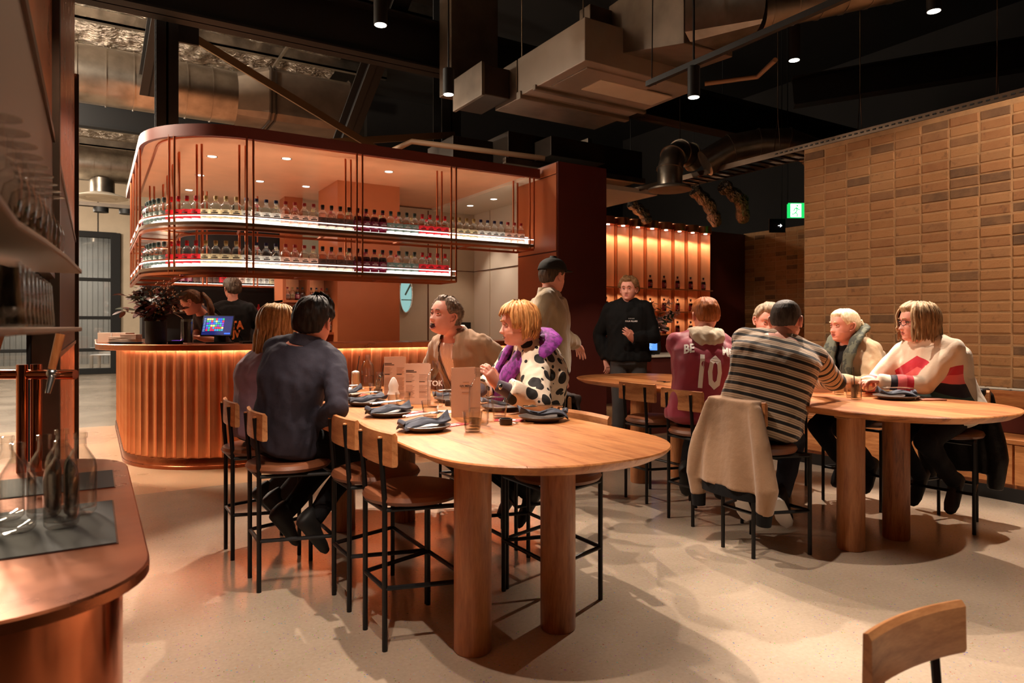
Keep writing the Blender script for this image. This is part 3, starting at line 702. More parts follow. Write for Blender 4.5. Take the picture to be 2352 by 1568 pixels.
# back bar: dark unit with lit shelf
bb = thing('back_bar', 'dark back bar unit with a lit bottle shelf', 'cabinet', (0, 0, 0))
MB().box(.55, 10.35, 0, 2.6, 10.9, 2.75).build('carcass', 'black_matt', bb, smooth=0)
MB().box(.5, 9.95, .95, 2.6, 10.35, 1.0).build('worktop', 'copper_dark', bb, smooth=0)
MB().box(.5, 9.98, 1.845, 2.6, 10.3, 1.875).build('shelf_board', 'copper_rod', bb, smooth=0, bev=.004)
MB().box(.5, 10.02, 1.876, 2.6, 10.28, 1.884).build('light_base', 'shelf_glow', bb, smooth=0)
for x in (.62, 1.25, 1.9, 2.45):
    MB().cyl((x, 9.98, 1.86), (x, 9.98, 3.12), .011, 8).cyl((x+.05, 9.98, 1.86), (x+.05, 9.98, 3.12), .011, 8).build('rod_pair', 'copper_rod', bb)
seqb = ['green']*3+['purple']*4+['black']*4+['red']*2+['pink']*2+['blue']*4+['beige']*4+['red']*2
for i, k in enumerate(seqb): bottle(.60+.083*i, 10.12, 1.884, k, 0, CAPN[k]+' on the lit back bar shelf', k+' bottles on the back bar', .95)
MB().box(.7, 10.20, 1.48, 2.5, 10.35, 1.50).build('glass_shelf', 'bronze', bb, smooth=0)
for i in range(14):
    tag(MB().lathe([(.02, 0), (.026, .02), (.026, .07), (.012, .09), (.012, .12)], 10).build('small_jar', ['wax', 'red_card', 'milky'][i % 3], loc=(.75+.09*i+(.1 if i > 8 else 0), 10.26, 1.501)), 'small jar on the dim shelf under the back bar bottles', 'jar', 'jars under the back bar shelf')
tag(MB().box(1.75, 10.335, 1.36, 2.1, 10.348, 1.58).build('fridge_window', 'glass_pane', bb, smooth=0), 'x', 'x'); 
for o in bb.children:
    if 'label' in o: del o['label'], o['category']
# cream walls with the oval window and the service doorway
wc = struct(MB().box(3.44, 9.72, 0, 5.30, 9.85, 3.12).build('wall_cream', 'cream', smooth=0))
MB().box(4.42, 9.712, 0, 4.436, 9.72, 3.1).build('panel_joint', 'copper_dark', wc, smooth=0)
MB().box(3.45, 9.712, 2.18, 5.24, 9.72, 2.19).build('panel_joint', 'copper_dark', wc, smooth=0)
ws = struct(MB().box(5.24, 7.45, 0, 5.36, 9.72, 3.12).build('wall_side', 'cream_white', smooth=0))
for y in (7.9, 9.2): MB().box(5.232, y-.008, 0, 5.24, y+.008, 3.1).build('panel_joint', 'cream', ws, smooth=0)
MB().box(5.232, 7.5, 2.18, 5.24, 9.72, 2.19).build('panel_joint', 'copper_dark', ws, smooth=0)
ov = struct(thing('window_1', 'x', 'x', (4.05, 9.71, 1.80))); del ov['label'], ov['category']
el = [(.105*math.cos(2*PI*i/36), .29*math.sin(2*PI*i/36)) for i in range(36)]
mat('teal_room', RGB(120, 160, 158), .5); emit('pass_light', RGB(150, 196, 190), .55)
MB().tube([(x, -.01, z) for x, z in el], .014, 8, loop=True).build('window_frame', 'steel', ov)
mb = MB(); mb.add([V((x, .0, z)) for x, z in el], [tuple(range(36))]); mb.build('pane', 'pass_light', ov, smooth=0)
for k, (x0, z0, x1, z1) in enumerate(((-.07, -.10, .09, -.085), (-.06, .18, .07, .19))): MB().box(x0, -.012, z0, x1, -.002, z1).build('glazing_shelf', 'teal_room', ov, smooth=0)
MB().box(-.012, -.012, -.02, .012, -.002, .24, M=Matrix.Rotation(.5, 4, 'Y')).build('glazing_bar', 'teal_room', ov, smooth=0)
tag(MB().box(0, 0, 0, .30, .03, .2).build('wall_screen', 'black_matt', loc=(4.86, 9.68, 1.17), bev=.004), 'small dark screen on the cream wall', 'screen')
tag(MB().box(0, 0, 0, .20, .02, .16).build('wall_panel', 'bronze', loc=(4.9, 9.69, .98), bev=.004), 'small grey plate below the dark screen', 'panel')
# big orange / dark red block at the end of the bar
blk = struct(MB().box(4.67, 6.58, 0, 5.40, 7.47, 3.25).build('wall_block', 'dark_red', smooth=0))
MB().box(4.655, 6.60, 2.20, 4.67, 7.45, 3.10).build('panel', 'orange_panel', blk, smooth=0, bev=.003)
MB().box(4.655, 6.60, 3.11, 4.67, 7.45, 3.24).build('panel', 'orange_panel', blk, smooth=0, bev=.003)
MB().box(4.655, 6.60, 1.14, 4.67, 7.45, 2.185).build('panel', 'orange_panel', blk, smooth=0, bev=.003)
# copper glass rail behind column
for i, z in enumerate((2.62, 2.70, 2.78, 2.55)):
    tag(MB().cyl((3.1, 8.9+.2*i, z), (4.9-.25*i, 8.55+.25*i, z), .012, 8).build('hanging_rail', 'copper_rod'), 'thin copper rail hung above the bar beside the column', 'rail', 'hung copper rails')
# ================================================================ COPPER TUBE WALL (retail corner)
tw = struct(MB().box(7.2, 9.0, 0, 9.74, 9.1, 3.08).build('wall_retail', 'dark_red', smooth=0))
PT = .328
for i in range(8):
    x = 9.74-PT*(i+.5); r = .155
    tu = thing('copper_tube', 'tall orange half tube niche with capped lamp in the retail wall', 'display niche', (x, 8.96, 0), 0, 'orange tube niches')
    ring = [(r*math.sin(a), -.0+r*.75*(math.cos(a))*1-.0) for a in [(-PI/2+PI*j/12) for j in range(13)]]
    mb = MB()
    fs = []; vs = []
    for j, (px, py) in enumerate(ring): vs += [V((px, py-.10, 1.97)), V((px, py-.10, 3.02))]
    mb.add(vs, [(2*j, 2*j+1, 2*j+3, 2*j+2) for j in range(12)]); mb.build('half_tube', 'soffit', tu, smooth=60)
    MB().lathe([(.0, 0), (.145, 0), (.145, .13), (0, .13)], 24, (0, -.08, 3.0)).build('tube_cap', 'copper', tu)
    MB().lathe([(0, 0), (.03, 0), (.03, .006), (0, .006)], 12, (0, -.13, 2.993)).build('lens', 'lamp_lens', tu)
    light('SPOT', (0, -.13, 2.97), 9, (1, .66, .38), (0, -.05, 0), .02, 100, .6, tu).rotation_euler = (.12, 0, 0)
    MB().box(-r-.006, -.16, 1.14, -r+.004, 0, 3.02).build('divider', 'orange_panel', tu, smooth=0)
    for z in (1.97, 1.57, 1.17): MB().box(-r, -.17, z-.02, r, .02, z).build('shelf_board', 'soffit', tu, smooth=0)
    for z in (1.57, 1.17):
        vs = []
        for j, (px, py) in enumerate(ring): vs += [V((px, py-.10, z+.0)), V((px, py-.10, z+.38))]
        MB().add(vs, [(2*j, 2*j+1, 2*j+3, 2*j+2) for j in range(12)]).build('half_tube', 'soffit', tu, smooth=60)
        light('SPOT', (0, -.12, z+.36), 1.6, (1, .66, .38), (0, 0, 0), .02, 110, .6, tu).rotation_euler = (.1, 0, 0)
    for z, row in ((1.97, 'top'), (1.57, 'middle'), (1.17, 'lowest')):
        if i < 5 or row != 'top': bottle(x, 8.88, z+.001, 'purple', 0, 'dark bottle standing on the '+row+' shelf of a tube niche', 'retail '+row+' bottles', 1.0)
rc = thing('retail_counter', 'dark red counter with pale top behind the hooded person', 'counter', (0, 0, 0))
MB().box(5.75, 6.15, 0, 7.6, 6.75, .93).build('body', 'dark_red', rc, smooth=0); MB().box(5.72, 6.1, .93, 7.63, 6.78, .955).build('counter_top', 'cream_white', rc, smooth=0, bev=.003)
# exit sign and arrow sign
ex = thing('exit_sign', 'lit green running person exit sign near the brick wall', 'sign', (9.52, 7.05, 3.17), 0)
emit('exit_green', RGB(20, 150, 70), 1.6); emit('exit_white', (1, 1, 1, 1), 2.2)
Mx = frame((0, 0, 0), (.8526, -.5225, 0), (0, 0, 1))
MB().box(-.0, -.12, -.02, .30, .12, 0, M=Mx).build('housing', 'exit_green', ex, smooth=0); MB().cyl((0, 0, .1), (0, 0, 3.7), .008, 6).build('hanger_rod', 'black_matt', ex)
MB().box(.05, -.105, .0, .22, .105, .002, M=Mx).build('white_panel', 'exit_white', ex, smooth=0)
rm = MB(); 
for p in ([(.14, .05), (.15, -.0), (.13, -.04)], [(.13, -.04), (.16, -.06), (.15, -.1)], [(.13, -.03), (.10, -.06), (.065, -.06)], [(.15, .04), (.18, .01), (.20, .02)], [(.14, .04), (.11, .02), (.10, -.01)]):
    rm.tube([Mx @ V((a, b, .004)) for a, b in p], .009, 6)
rm.sph(Mx @ V((.155, .075, .004)), .015, 10, 6); rm.build('running_figure', 'exit_green', ex)
ar = thing('arrow_sign', 'small black hanging sign with a white arrow', 'sign', (9.47, 7.12, 2.93))
MB().box(-.2, -.11, -.02, .06, .11, 0, M=Mx).build('panel', 'black_matt', ar, smooth=0)
MB().cyl((0, 0, .1), (0, 0, 3.9), .008, 6).build('hanger_rod', 'black_matt', ar); am = MB(); am.tube([Mx @ V((-.06, 0, .004)), Mx @ V((.0, 0, .004))], .004, 6).tube([Mx @ V((-.025, .022, .004)), Mx @ V((.0, 0, .004)), Mx @ V((-.025, -.022, .004))], .004, 6); am.build('arrow', 'exit_white', ar)
# ================================================================ TABLES
def oak_table(name, label, cx, cy, tilt, W, L, h, cap, legs):
    t = thing(name, label, 'table', (cx, cy, 0), -tilt)
    a = W/2; b = L/2
    def hl(x, a_, b_): # half length of the outline at x
        x = max(-a_, min(a_, x)); return b_-cap+cap*math.sqrt(max(0, 1-(abs(x)/a_)**2.3))
    nb = 5; g = .0007
    for i in range(nb):
        xa = -a+W*i/nb+g; xb = -a+W*(i+1)/nb-g; R = []
        for z, ins in ((h-.042, .05), (h-.020, .012), (h-.005, 0), (h, .004)):
            A, B = a-ins, b-ins
            n = 14; xs = [xa+(xb-xa)*j/n for j in range(n+1)]
            xs = [max(-A+1e-4, min(A-1e-4, x)) for x in xs]
            R.append([V((x, hl(x, A, B), z)) for x in reversed(xs)]+[V((x, -hl(x, A, B), z)) for x in xs])
        MB().rings(R).build('board', 'oak', t, smooth=30)
    for (lx, ly) in legs:
        MB().lathe([(.072, 0), (.076, .006), (.076, h-.045)], 36, (lx, ly, 0)).build('leg', 'oak_z', t)
    for ly in sorted(set(l[1] for l in legs)):
        MB().box(-.30, ly-.05, h-.085, .30, ly+.05, h-.04).build('cross_beam', 'oak_x', t, smooth=0, bev=.006)
    return t
TH = .85
oak_table('oak_table', 'long round ended oak table laid with menus and folded napkins', 1.54, 3.36, .035, .99, 3.2, TH, .44, [(-.205, -.94), (.205, -.94), (-.205, .94), (.205, .94)])
oak_table('oak_table', 'wide round ended oak table beside the brick wall', 4.06, 3.36, .06, 1.13, 3.45, TH, .5, [(-.215, -1.0), (.215, -1.0), (-.215, .95), (.215, .95)])
# ================================================================ STOOLS
def make_stool():
    t = thing('bar_stool', 'x', 'stool'); r = .0115
    for s in (-1, 1):
        MB().tube([(-.17, .115*s, 0), (-.17, .115*s, .60), (-.19, .115*s, .855)], r, 8).build('back_leg', 'stool_steel', t)
        MB().tube([(.17, .215*s, 0), (.17, .215*s, .575)], r, 8).build('front_leg', 'stool_steel', t)
        MB().cyl((-.17, .115*s, .25), (.17, .215*s, .25), .010, 8).build('foot_rail', 'stool_steel', t)
        MB().cyl((-.17, .115*s, .565), (.17, .215*s, .565), .010, 8).build('seat_rail', 'stool_steel', t)
        MB().lathe([(.0105, 0), (.010, .006), (0, .008)], 10, (-.19, .115*s, .854)).build('leg_cap', 'oak', t)
    MB().cyl((-.17, -.115, .25), (-.17, .115, .25), .010, 8).build('foot_rail', 'stool_steel', t)
    MB().cyl((.17, -.215, .25), (.17, .215, .25), .010, 8).build('foot_rail', 'stool_steel', t)
    MB().cyl((.17, -.215, .565), (.17, .215, .565), .010, 8).build('seat_rail', 'stool_steel', t)
    MB().cyl((-.17, -.115, .565), (-.17, .115, .565), .010, 8).build('seat_rail', 'stool_steel', t)
    MB().lathe([(0, .575), (.17, .575), (.203, .583), (.212, .598), (.203, .615), (.17, .624), (0, .626)], 36).build('seat', 'leather', t)
    R = []
    for i in range(15):
        y = -.195+.39*i/14; bow = .022*(1-(y/.195)**2)
        R.append([V((-.158-bow+dx, y, z)) for dx, z in ((-.012, .748), (.008, .748), (.012, .758), (.010, .868), (.0, .882), (-.012, .878), (-.014, .763))])
    MB().rings(R).build('backrest', 'oak_back', t, smooth=30)
    return t
st0 = make_stool(); used = [False]
def stool(x, y, rz, label):
    if not used[0]:
        used[0] = True; st0.location = (x, y, 0); st0.rotation_euler.z = rz; st0['label'] = label; st0['group'] = 'leather seated bar stools'; return st0
    return copy_tree(st0, (x, y, 0), rz, label, 'leather seated bar stools')
stool(.83, 4.17, .0, 'black steel stool under the person in the mauve top')
stool(.86, 3.61, .0, 'black steel stool under the person in the navy shirt')
stool(1.165, 3.16, 0, 'empty leather stool beside the person in the navy shirt')
stool(1.165, 2.715, 0, 'empty leather stool tucked at the round end of the laid table')
stool(1.89, 2.67, PI, 'empty stool tucked opposite, before the napkin with pink card')
stool(1.92, 3.12, PI, 'stool with a dark jacket hung behind the polka dot top')
stool(2.33, 3.52, PI-.35, 'stool under the person in the polka dot top')
stool(2.30, 4.25, PI, 'stool under the laughing person in the tan blazer')
stool(3.63, 3.87, 0, 'empty stool at the far end of the brick wall table')
stool(3.50, 3.28, -.05, 'stool under the person in the maroon number ten shirt')
stool(3.33, 2.66, -.06, 'stool draped with a beige jacket under the striped jumper')
stool(4.86, 2.95, PI+.05, 'stool under the person with the pale ponytail')
stool(4.84, 2.36, PI+.1, 'stool with a dark puffer jacket, under the white jumper')
stool(4.80, 3.62, PI, 'stool under the person in the dark shirt facing the camera')
# foreground stool: only its backrest shows
def P(px, py, z): # helper: floor-plan point seen at a pixel for a known height
    th = math.radians(31.5); D = 1568*(1.3-z)/(py-750); X = (px-1176)/1568*D
    return V((math.cos(th)*X+math.sin(th)*D, -math.sin(th)*X+math.cos(th)*D, z))
q0 = P(1960, 1480, .70); q1 = P(2212, 1387, .70); d = (q1-q0); c = (q0+q1)/2
rz = math.atan2(d.y, d.x)-PI/2
fwd = V((math.cos(rz), math.sin(rz), 0))
lo = stool(c.x+fwd.x*.14, c.y+fwd.y*.14, rz, 'low oak backed chair standing alone on the open floor'); lo.scale = (.815, .84, .815)
# ================================================================ TABLEWARE
def tz(px, py): return P(px, py, TH)
def plate(x, y, rz, label, r=.115, card=True):
    t = tag(MB().lathe([(0, .004), (r*.62, .004), (r*.7, .0), (r*.72, .004), (r*.97, .018), (r, .024), (r*.965, .025), (r*.7, .010), (0, .009)], 32).build('plate', 'plate', loc=(x, y, TH+.001)), label, 'plate', 'dark stoneware plates')
    return t
def napkin(x, y, rz, label, seed):
    rnd = random.Random(seed); t = thing('napkin', label, 'napkin', (x, y, TH+.024), rz, 'folded blue grey napkins')
    n, m = 16, 8; A = []
    for j in range(m+1):
        for i in range(n+1):
            u, v_ = i/n-.5, j/m-.5
            z = .016+.010*math.cos(v_*PI)+.006*math.sin(u*9+seed)+.004*math.sin(v_*14+u*5)
            if u > .3: z += .03*(u-.3)/.2*(.5+.5*math.sin(v_*7+seed))
            if u < -.36: z -= .016*(-.36-u)/.14
            A.append(V((u*.23, v_*.085*(1+.25*math.sin(u*4+seed)), z)))
    top = A; bot = [p-V((0, 0, .009)) for p in A]
    mb = MB(); k = n+1
    fs = [(j*k+i, j*k+i+1, (j+1)*k+i+1, (j+1)*k+i) for j in range(m) for i in range(n)]
    mb.add(top+bot, fs+[tuple(q+len(A) for q in reversed(f)) for f in fs]+[(i, i+len(A), i+1+len(A), i+1) for i in range(n)]+[(m*k+i+1, m*k+i+1+len(A), m*k+i+len(A), m*k+i) for i in range(n)]+[((j+1)*k, (j+1)*k+len(A), j*k+len(A), j*k) for j in range(m)]+[(j*k+n, j*k+n+len(A), (j+1)*k+n+len(A), (j+1)*k+n) for j in range(m)])
    mb.build('cloth', 'napkin', t, smooth=60)
    MB().tube([(-.115, -.02, .02), (-.122, 0, .026), (-.115, .02, .02), (-.105, .0, .012)], .011, 8, loop=True).build('rolled_edge', 'napkin', t)
    for s, nm in ((-.016, 'fork'), (.012, 'knife')):
        c = thing(nm, 'steel '+nm+' on the napkin'+label.partition('the plate')[2], nm, (x, y, TH+.024+.044), rz, nm+'s on napkins')
        MB().tube([(-.10, s, .0), (-.02, s+.002, .004), (.03, s+.006, .004)], [.0065, .0045, .004], 6, flat=.6).build('handle', 'cutlery', c)
        if nm == 'fork':
            MB().tube([(.03, s+.006, .004), (.045, s+.007, .006), (.062, s+.008, .004)], [.0045, .011, .012], 8, flat=.35).build('fork_head', 'cutlery', c)
            for q in (-1, 0, 1): MB().cyl((.06, s+.008+q*.006, .004), (.092, s+.009+q*.006, .006), .0017, 5).build('tine', 'cutlery', c)
        else: MB().tube([(.03, s+.006, .004), (.06, s+.008, .005), (.095, s+.010, .004)], [.007, .012, .005], 8, flat=.3).build('blade', 'cutlery', c)
    return t
pls = [(1.332, 3.781, .15, 'set before the person in the navy shirt'), (1.269, 3.259, .1, 'second from the round table end, left row'), (1.225, 2.726, .12, 'at the empty stool by the round table end'), (1.362, 4.274, .2, 'set before the person in the mauve top'), (1.829, 2.71, PI-.3, 'over a pink card at the right side'), (1.88, 3.17, PI-.25, 'beside the polka dot sleeve'), (1.84, 3.68, PI-.2, 'before the tan blazer')]
for i, (x, y, rz, w_) in enumerate(pls):
    plate(x, y, rz, 'dark stoneware side plate '+w_); napkin(x, y, rz, 'folded blue grey napkin on the plate '+w_, i)
plate(4.25, 2.37, 0, 'dark oval plate on the brick wall table', .13); napkin(4.25, 2.37, PI-.5, 'folded grey napkin on the plate at the brick wall table', 9)
def card(x, y, rz, label):
    t = thing('pink_card', label, 'card', (x, y, TH+.001), rz, 'red and white cards')
    MB().box(-.07, -.035, 0, .07, .035, .0015).build('card', 'red_card', t, smooth=0)
    for k in range(3): MB().box(-.05+.03*k, -.02, .0015, -.03+.03*k, .02, .0022).build('print', 'paper_white', t, smooth=0)
for x, y, rz, l in ((1.40, 2.80, .3, 'by the empty end stool'), (1.42, 3.32, .3, 'by the candle'), (1.45, 3.85, .3, 'by the tall menu'), (1.70, 2.80, -.6, 'half under the right hand plate'), (1.47, 4.36, .3, 'by the mauve sleeve')): card(x, y, rz, 'red and white card on the table '+l)
TB = [(.030, 0), (.033, .003), (.044, .088), (.0425, .088), (.031, .012), (0, .011)]
def tumbler(x, y, label, liq='liquid_clear', lv=.045, grp='tumblers on the laid table', z=TH):
    t = thing('tumbler', label, 'glass', (x, y, z+.001), random.uniform(0, 6), grp)
    MB().lathe(TB, 12).build('glass_body', 'glass', t, smooth=20)
    if lv: MB().lathe([(0, .0125), (.031, .0125), (.031+.0115*lv/.076, .0125+lv), (0, .0125+lv)], 12).build('drink', liq, t)
    MB().lathe([(0, .001), (.03, .001), (.031, .009), (0, .0095)], 12).build('glass_base', 'glass', t, smooth=20)
    return t
for (x, y, l) in ((1.535, 4.18, 'faceted tumbler beside the tall foamy drink'), (1.449, 3.514, 'faceted tumbler in front of the white candle'), (1.399, 3.046, 'faceted tumbler before the lettered water bottle'), (1.379, 2.574, 'empty tumbler standing nearest the round table end'), (1.703, 2.897, 'tumbler beside the small dark pot'), (1.82, 4.52, 'tumbler behind the glass with a straw'), (1.72, 3.40, 'tumbler behind the plain menu')): tumbler(x, y, l)
def highball(x, y, label, liq, lv, straw=None, foam=False, h=.13, r=.031, grp='tall drinks'):
    t = thing('highball_glass', label, 'drink', (x, y, TH+.001), 0, grp)
    MB().lathe([(r*.94, 0), (r, .004), (r, h), (r-.0018, h), (r-.0022, .008), (0, .008)], 20).build('glass_body', 'glass_thin', t)
    MB().lathe([(0, .009), (r-.003, .009), (r-.003, lv), (0, lv)], 20).build('drink', liq, t)
    if foam: MB().lathe([(0, lv), (r-.003, lv), (r-.003, lv+.012), (r*.5, lv+.02), (0, lv+.024)], 20).build('foam', 'wax', t)
    else:
        for k in range(3): MB().box(-.012, -.012, -.012, .012, .012, .012, M=Matrix.Translation((random.uniform(-.01, .01), random.uniform(-.01, .01), lv-.004-.02*k)) @ Matrix.Rotation(k+1, 4, (1, 1, 0))).build('ice_cube', 'glass_thin', t, smooth=0, bev=.003)
    if straw: MB().cyl((-.01, 0, .012), straw, .003, 8).build('straw', 'dark_pot', t)
    return t
highball(1.588, 4.72, 'tall milky cocktail with dark straw on the laid table', 'milky', .115, (.028, 0, .24), True)
highball(1.725, 4.60, 'tall iced drink with leaning straw beside the water bottle', 'tonic', .11, (.045, .01, .235))
highball(4.22, 2.73, 'foamy drink with pale straw on the brick wall table', 'milky', .07, (.05, .01, .22), True)
highball(4.025, 2.489, 'tall iced drink with dark straw on the brick wall table', 'tonic', .09, (-.03, 0, .20))
tumbler(4.115, 2.575, 'faceted tumbler on the brick wall table', 'tonic', .04, 'tumbler by the brick wall')
mat('white_print', RGB(240, 236, 230), .6)
def water_bottle(x, y, label, txt=None, h=.25, lv=.09):
    r = .046; t = thing('water_bottle', label, 'bottle', (x, y, TH+.001), 0, 'clear water bottles')
    MB().lathe([(0, .004), (r*.8, .002), (r, .012), (r, h*.58), (r*.93, h*.68), (r*.6, h*.78), (.016, h*.84), (.0145, h*.9), (.019, h*.905), (.019, h*.925), (.016, h*.93), (.019, h*.94), (.019, h), (.014, h), (.012, h*.85)], 24, caps=False).build('glass_body', 'glass', t)
    if lv: MB().lathe([(0, .008), (r*.93, .010), (r*.93, lv), (0, lv)], 24).build('water', 'liquid_clear', t)
    if txt:
        vs, fs = text_verts(txt, .042, .0012); mb = MB()
        a0 = math.atan2(-y, -x)
        mb.add([V(((r+.0008)*math.cos(a0+p[0]/r), (r+.0008)*math.sin(a0+p[0]/r), .135+p[1])) for p in vs], fs); mb.build('lettering', 'white_print', t, smooth=0)
    return t
water_bottle(1.669, 4.70, 'clear flat shouldered water bottle half full behind the tumblers', None, .25, .10)
water_bottle(1.628, 3.476, 'clear water bottle with white lettering beside the open menu', 'TOK', .26, .0)
water_bottle(1.49, 2.72, 'clear water bottle before the plain menu near the hand', None, .26, .08)
def menu(x, y, rz, label, h=.25, w_=.15, blank=False):
    t = thing('menu', label, 'menu', (x, y, TH+.001), rz, 'standing folded menus')
    for s, ang in ((1, .0), (-1, 1.0)):
        M = Matrix.Rotation(ang if s > 0 else 0, 4, 'Z')
        if s > 0: MB().box(-w_/2, -.0006, 0, w_/2, .0006, h).build('leaf', 'paper', t, smooth=0)
        else: MB().box(0, -.0006, 0, w_, .0006, h, M=Matrix.Translation((-w_/2, .001, 0)) @ Matrix.Rotation(.55, 4, 'Z')).build('leaf', 'paper', t, smooth=0)
    pr = MB(); ps = MB(); yy = -.0012
    if blank:
        Mx_ = frame((0, yy, h*.63), (1, 0, 0), (0, 0, 1)); text_on(pr, 'GIN MENU', .013, Mx_, .0004)
        for k, ww in ((.70, .03), (.60, .05), (.50, .04)): ps.box(-ww/2, yy, h*k, ww/2, yy+.0004, h*k+.0025)
    else:
        for cx_ in (-.042, .035):
            for z0, cnt in ((.72, 6), (.46, 6), (.30, 5)):
                for k in range(cnt): ps.box(cx_-.025, yy, h*z0-.008*k, cx_+.025-.012*((k*7+int(cx_*100)) % 3)/2, yy+.0004, h*z0-.008*k+.0024)
            pr.box(cx_-.025, yy, h*.545, cx_+.008, yy+.0004, h*.565)
        pr.box(-.067, yy, h*.82, -.02, yy+.0004, h*.84); pr.box(-.067, yy, h*.785, -.005, yy+.0004, h*.805)
    if pr.v: pr.build('heading', 'ink', t, smooth=0)['kind'] = 'stuff'
    ps.build('text_lines', 'ink_soft', t, smooth=0)['kind'] = 'stuff'
    return t
FC = -math.radians(31.5)
menu(1.66, 4.155, FC+.05, 'printed menu standing behind the candle', .255, .14); menu(1.60, 3.66, FC-.05, 'printed menu standing beside the lettered bottle', .235, .155)
menu(1.577, 3.012, FC+.12, 'plain backed menu standing before the polka dot sleeve', .245, .145, True); menu(4.25, 2.87, FC-.1, 'printed menu held up by the striped jumper', .235, .13)
cd = tag(MB().lathe([(.03, 0), (.034, .01), (.03, .045), (.036, .06), (.026, .085), (.03, .11), (.018, .14), (.008, .155), (0, .158)], 18).build('candle', 'wax', loc=(1.477, 3.72, TH+.001)), 'lumpy white melted candle on the laid table', 'candle')
for x, y, l in ((1.643, 4.42, 'beside the iced drink'), (1.615, 2.689, 'with a spoon beside it'), (1.73, 3.50, 'behind the plain menu')):
    t = thing('pinch_pot', 'small dark round pot '+l, 'pot', (x, y, TH+.001), 0, 'small dark pots')
    MB().lathe([(.028, 0), (.03, .004), (.03, .028), (.026, .028), (.025, .008), (0, .008)], 20).build('pot', 'dark_pot', t)
sp = thing('spoon', 'small steel spoon lying beside the dark pot', 'spoon', (1.66, 2.68, TH+.003), -.5)
MB().sph((0, 0, .003), (.016, .011, .003), 12, 6).build('bowl', 'cutlery', sp); MB().tube([(.014, 0, .003), (.05, 0, .005), (.085, 0, .002)], [.002, .002, .0035], 6, flat=.5).build('handle', 'cutlery', sp)
tag(MB().box(-.15, -.1, 0, .15, .1, .002).build('paper_sheet', 'paper_white', loc=(1.50, 4.80, TH+.001), rz=.3), 'white paper sheet at the far end of the laid table', 'paper')
tag(MB().box(-.05, -.1, 0, .05, .1, .002).build('paper_slip', 'paper_white', loc=(1.62, 3.22, TH+.001), rz=.9), 'white paper slip between the bottle and the plain menu', 'paper')
ph = thing('phone', 'pink backed phone lying on the brick wall table', 'phone', (4.37, 2.22, TH+.001), -.5)
mat('rose', RGB(190, 130, 110), .3, .3); MB().box(-.075, -.037, 0, .075, .037, .008).build('body', 'rose', ph, bev=.004, bseg=3); MB().box(-.06, .012, .008, -.035, .03, .0095).build('camera_bump', 'black_matt', ph, bev=.001)
ky = thing('key_bunch', 'small dark bunch of keys at the far table end', 'keys', (3.92, 4.05, TH+.002)); 
for i in range(4): MB().box(0, -.008, .002*i, .06, .008, .002*i+.003, M=Matrix.Rotation(i*.7, 4, 'Z')).build('key', 'black_matt', ky, smooth=0)
# ================================================================ THINGS ON THE BAR
BT = 1.141
vs_ = thing('flower_vase', 'black cylinder vase of dark red and green foliage on the bar', 'vase', (.494, 7.13, BT))
MB().lathe([(.085, 0), (.092, .006), (.092, .21), (.084, .21), (.08, .02), (0, .02)], 24).build('vase', 'black_matt', vs_)
mat('leaf_dark', RGB(46, 58, 40), .5, 0, .3, 8); mat('leaf_red', RGB(96, 44, 34), .5, 0, .3, 8); mat('bud', RGB(150, 96, 60), .6, 0, .3, 12); mat('stem', RGB(70, 56, 36), .7); mat('leaf_green', RGB(58, 84, 56), .5, 0, .3, 8); mat('petal', RGB(205, 160, 150), .6, 0, .2, 9); mat('petal_b', RGB(150, 110, 150), .6)
def leafmesh(L, W_):
    mb = MB(); A = []
    for i in range(6):
        t = i/5; w_ = W_*math.sin(PI*min(1, t*.92+.06))**.8; A += [V((-w_, t*L, -.12*L*t*t+.05*w_)), V((0, t*L, -.12*L*t*t)), V((w_, t*L, -.12*L*t*t+.05*w_))]
    mb.add(A, [(3*i+j, 3*i+j+1, 3*i+j+4, 3*i+j+3) for i in range(5) for j in range(2)]); return mb.mesh('leaf', 60)
LM = {}
for m_ in ('leaf_dark', 'leaf_red', 'leaf_green', 'petal'):
    for L, W_ in ((.11, .026), (.075, .012)):
        me = leafmesh(L, W_); me.materials.append(MATS[m_]); LM[m_, L] = me
def foliage(par, base, n, spread, hmin, hmax, choices, buds, seed):
    rnd = random.Random(seed)
    for i in range(n):
        a = rnd.uniform(0, 2*PI); e = rnd.uniform(.1, spread); h = rnd.uniform(hmin, hmax)
        p0 = V(base); p1 = p0+V((math.cos(a)*e*.4, math.sin(a)*e*.4, h*.6)); p2 = p0+V((math.cos(a)*e, math.sin(a)*e, h*(1-.25*e/spread)))
        MB().tube([p0, p1, p2], [.004, .003, .002], 5).build('stem', 'stem', par)
        for k in range(9):
            t = .35+.65*k/8; p = p0.lerp(p1, t*2) if t < .5 else p1.lerp(p2, t*2-1)
            o = inst('leaf', LM[rnd.choice(choices), rnd.choice([.11, .11, .075])], par, p); o.rotation_euler = (rnd.uniform(-.6, .9), rnd.uniform(-.6, .6), rnd.uniform(0, 2*PI)); s = rnd.uniform(.7, 1.2); o.scale = (s, s, s)
        if i % 3 == 0:
            bm_ = MB()
            for k in range(14): bm_.sph(p2+V((rnd.gauss(0, .03), rnd.gauss(0, .03), rnd.gauss(0, .03))), .009, 6, 4)
            bm_.build('bud_cluster', buds, par)['kind'] = 'stuff'
foliage(vs_, (-.03, .02, .18), 32, .28, .12, .38, ['leaf_dark', 'leaf_red', 'leaf_red'], 'bud', 4)
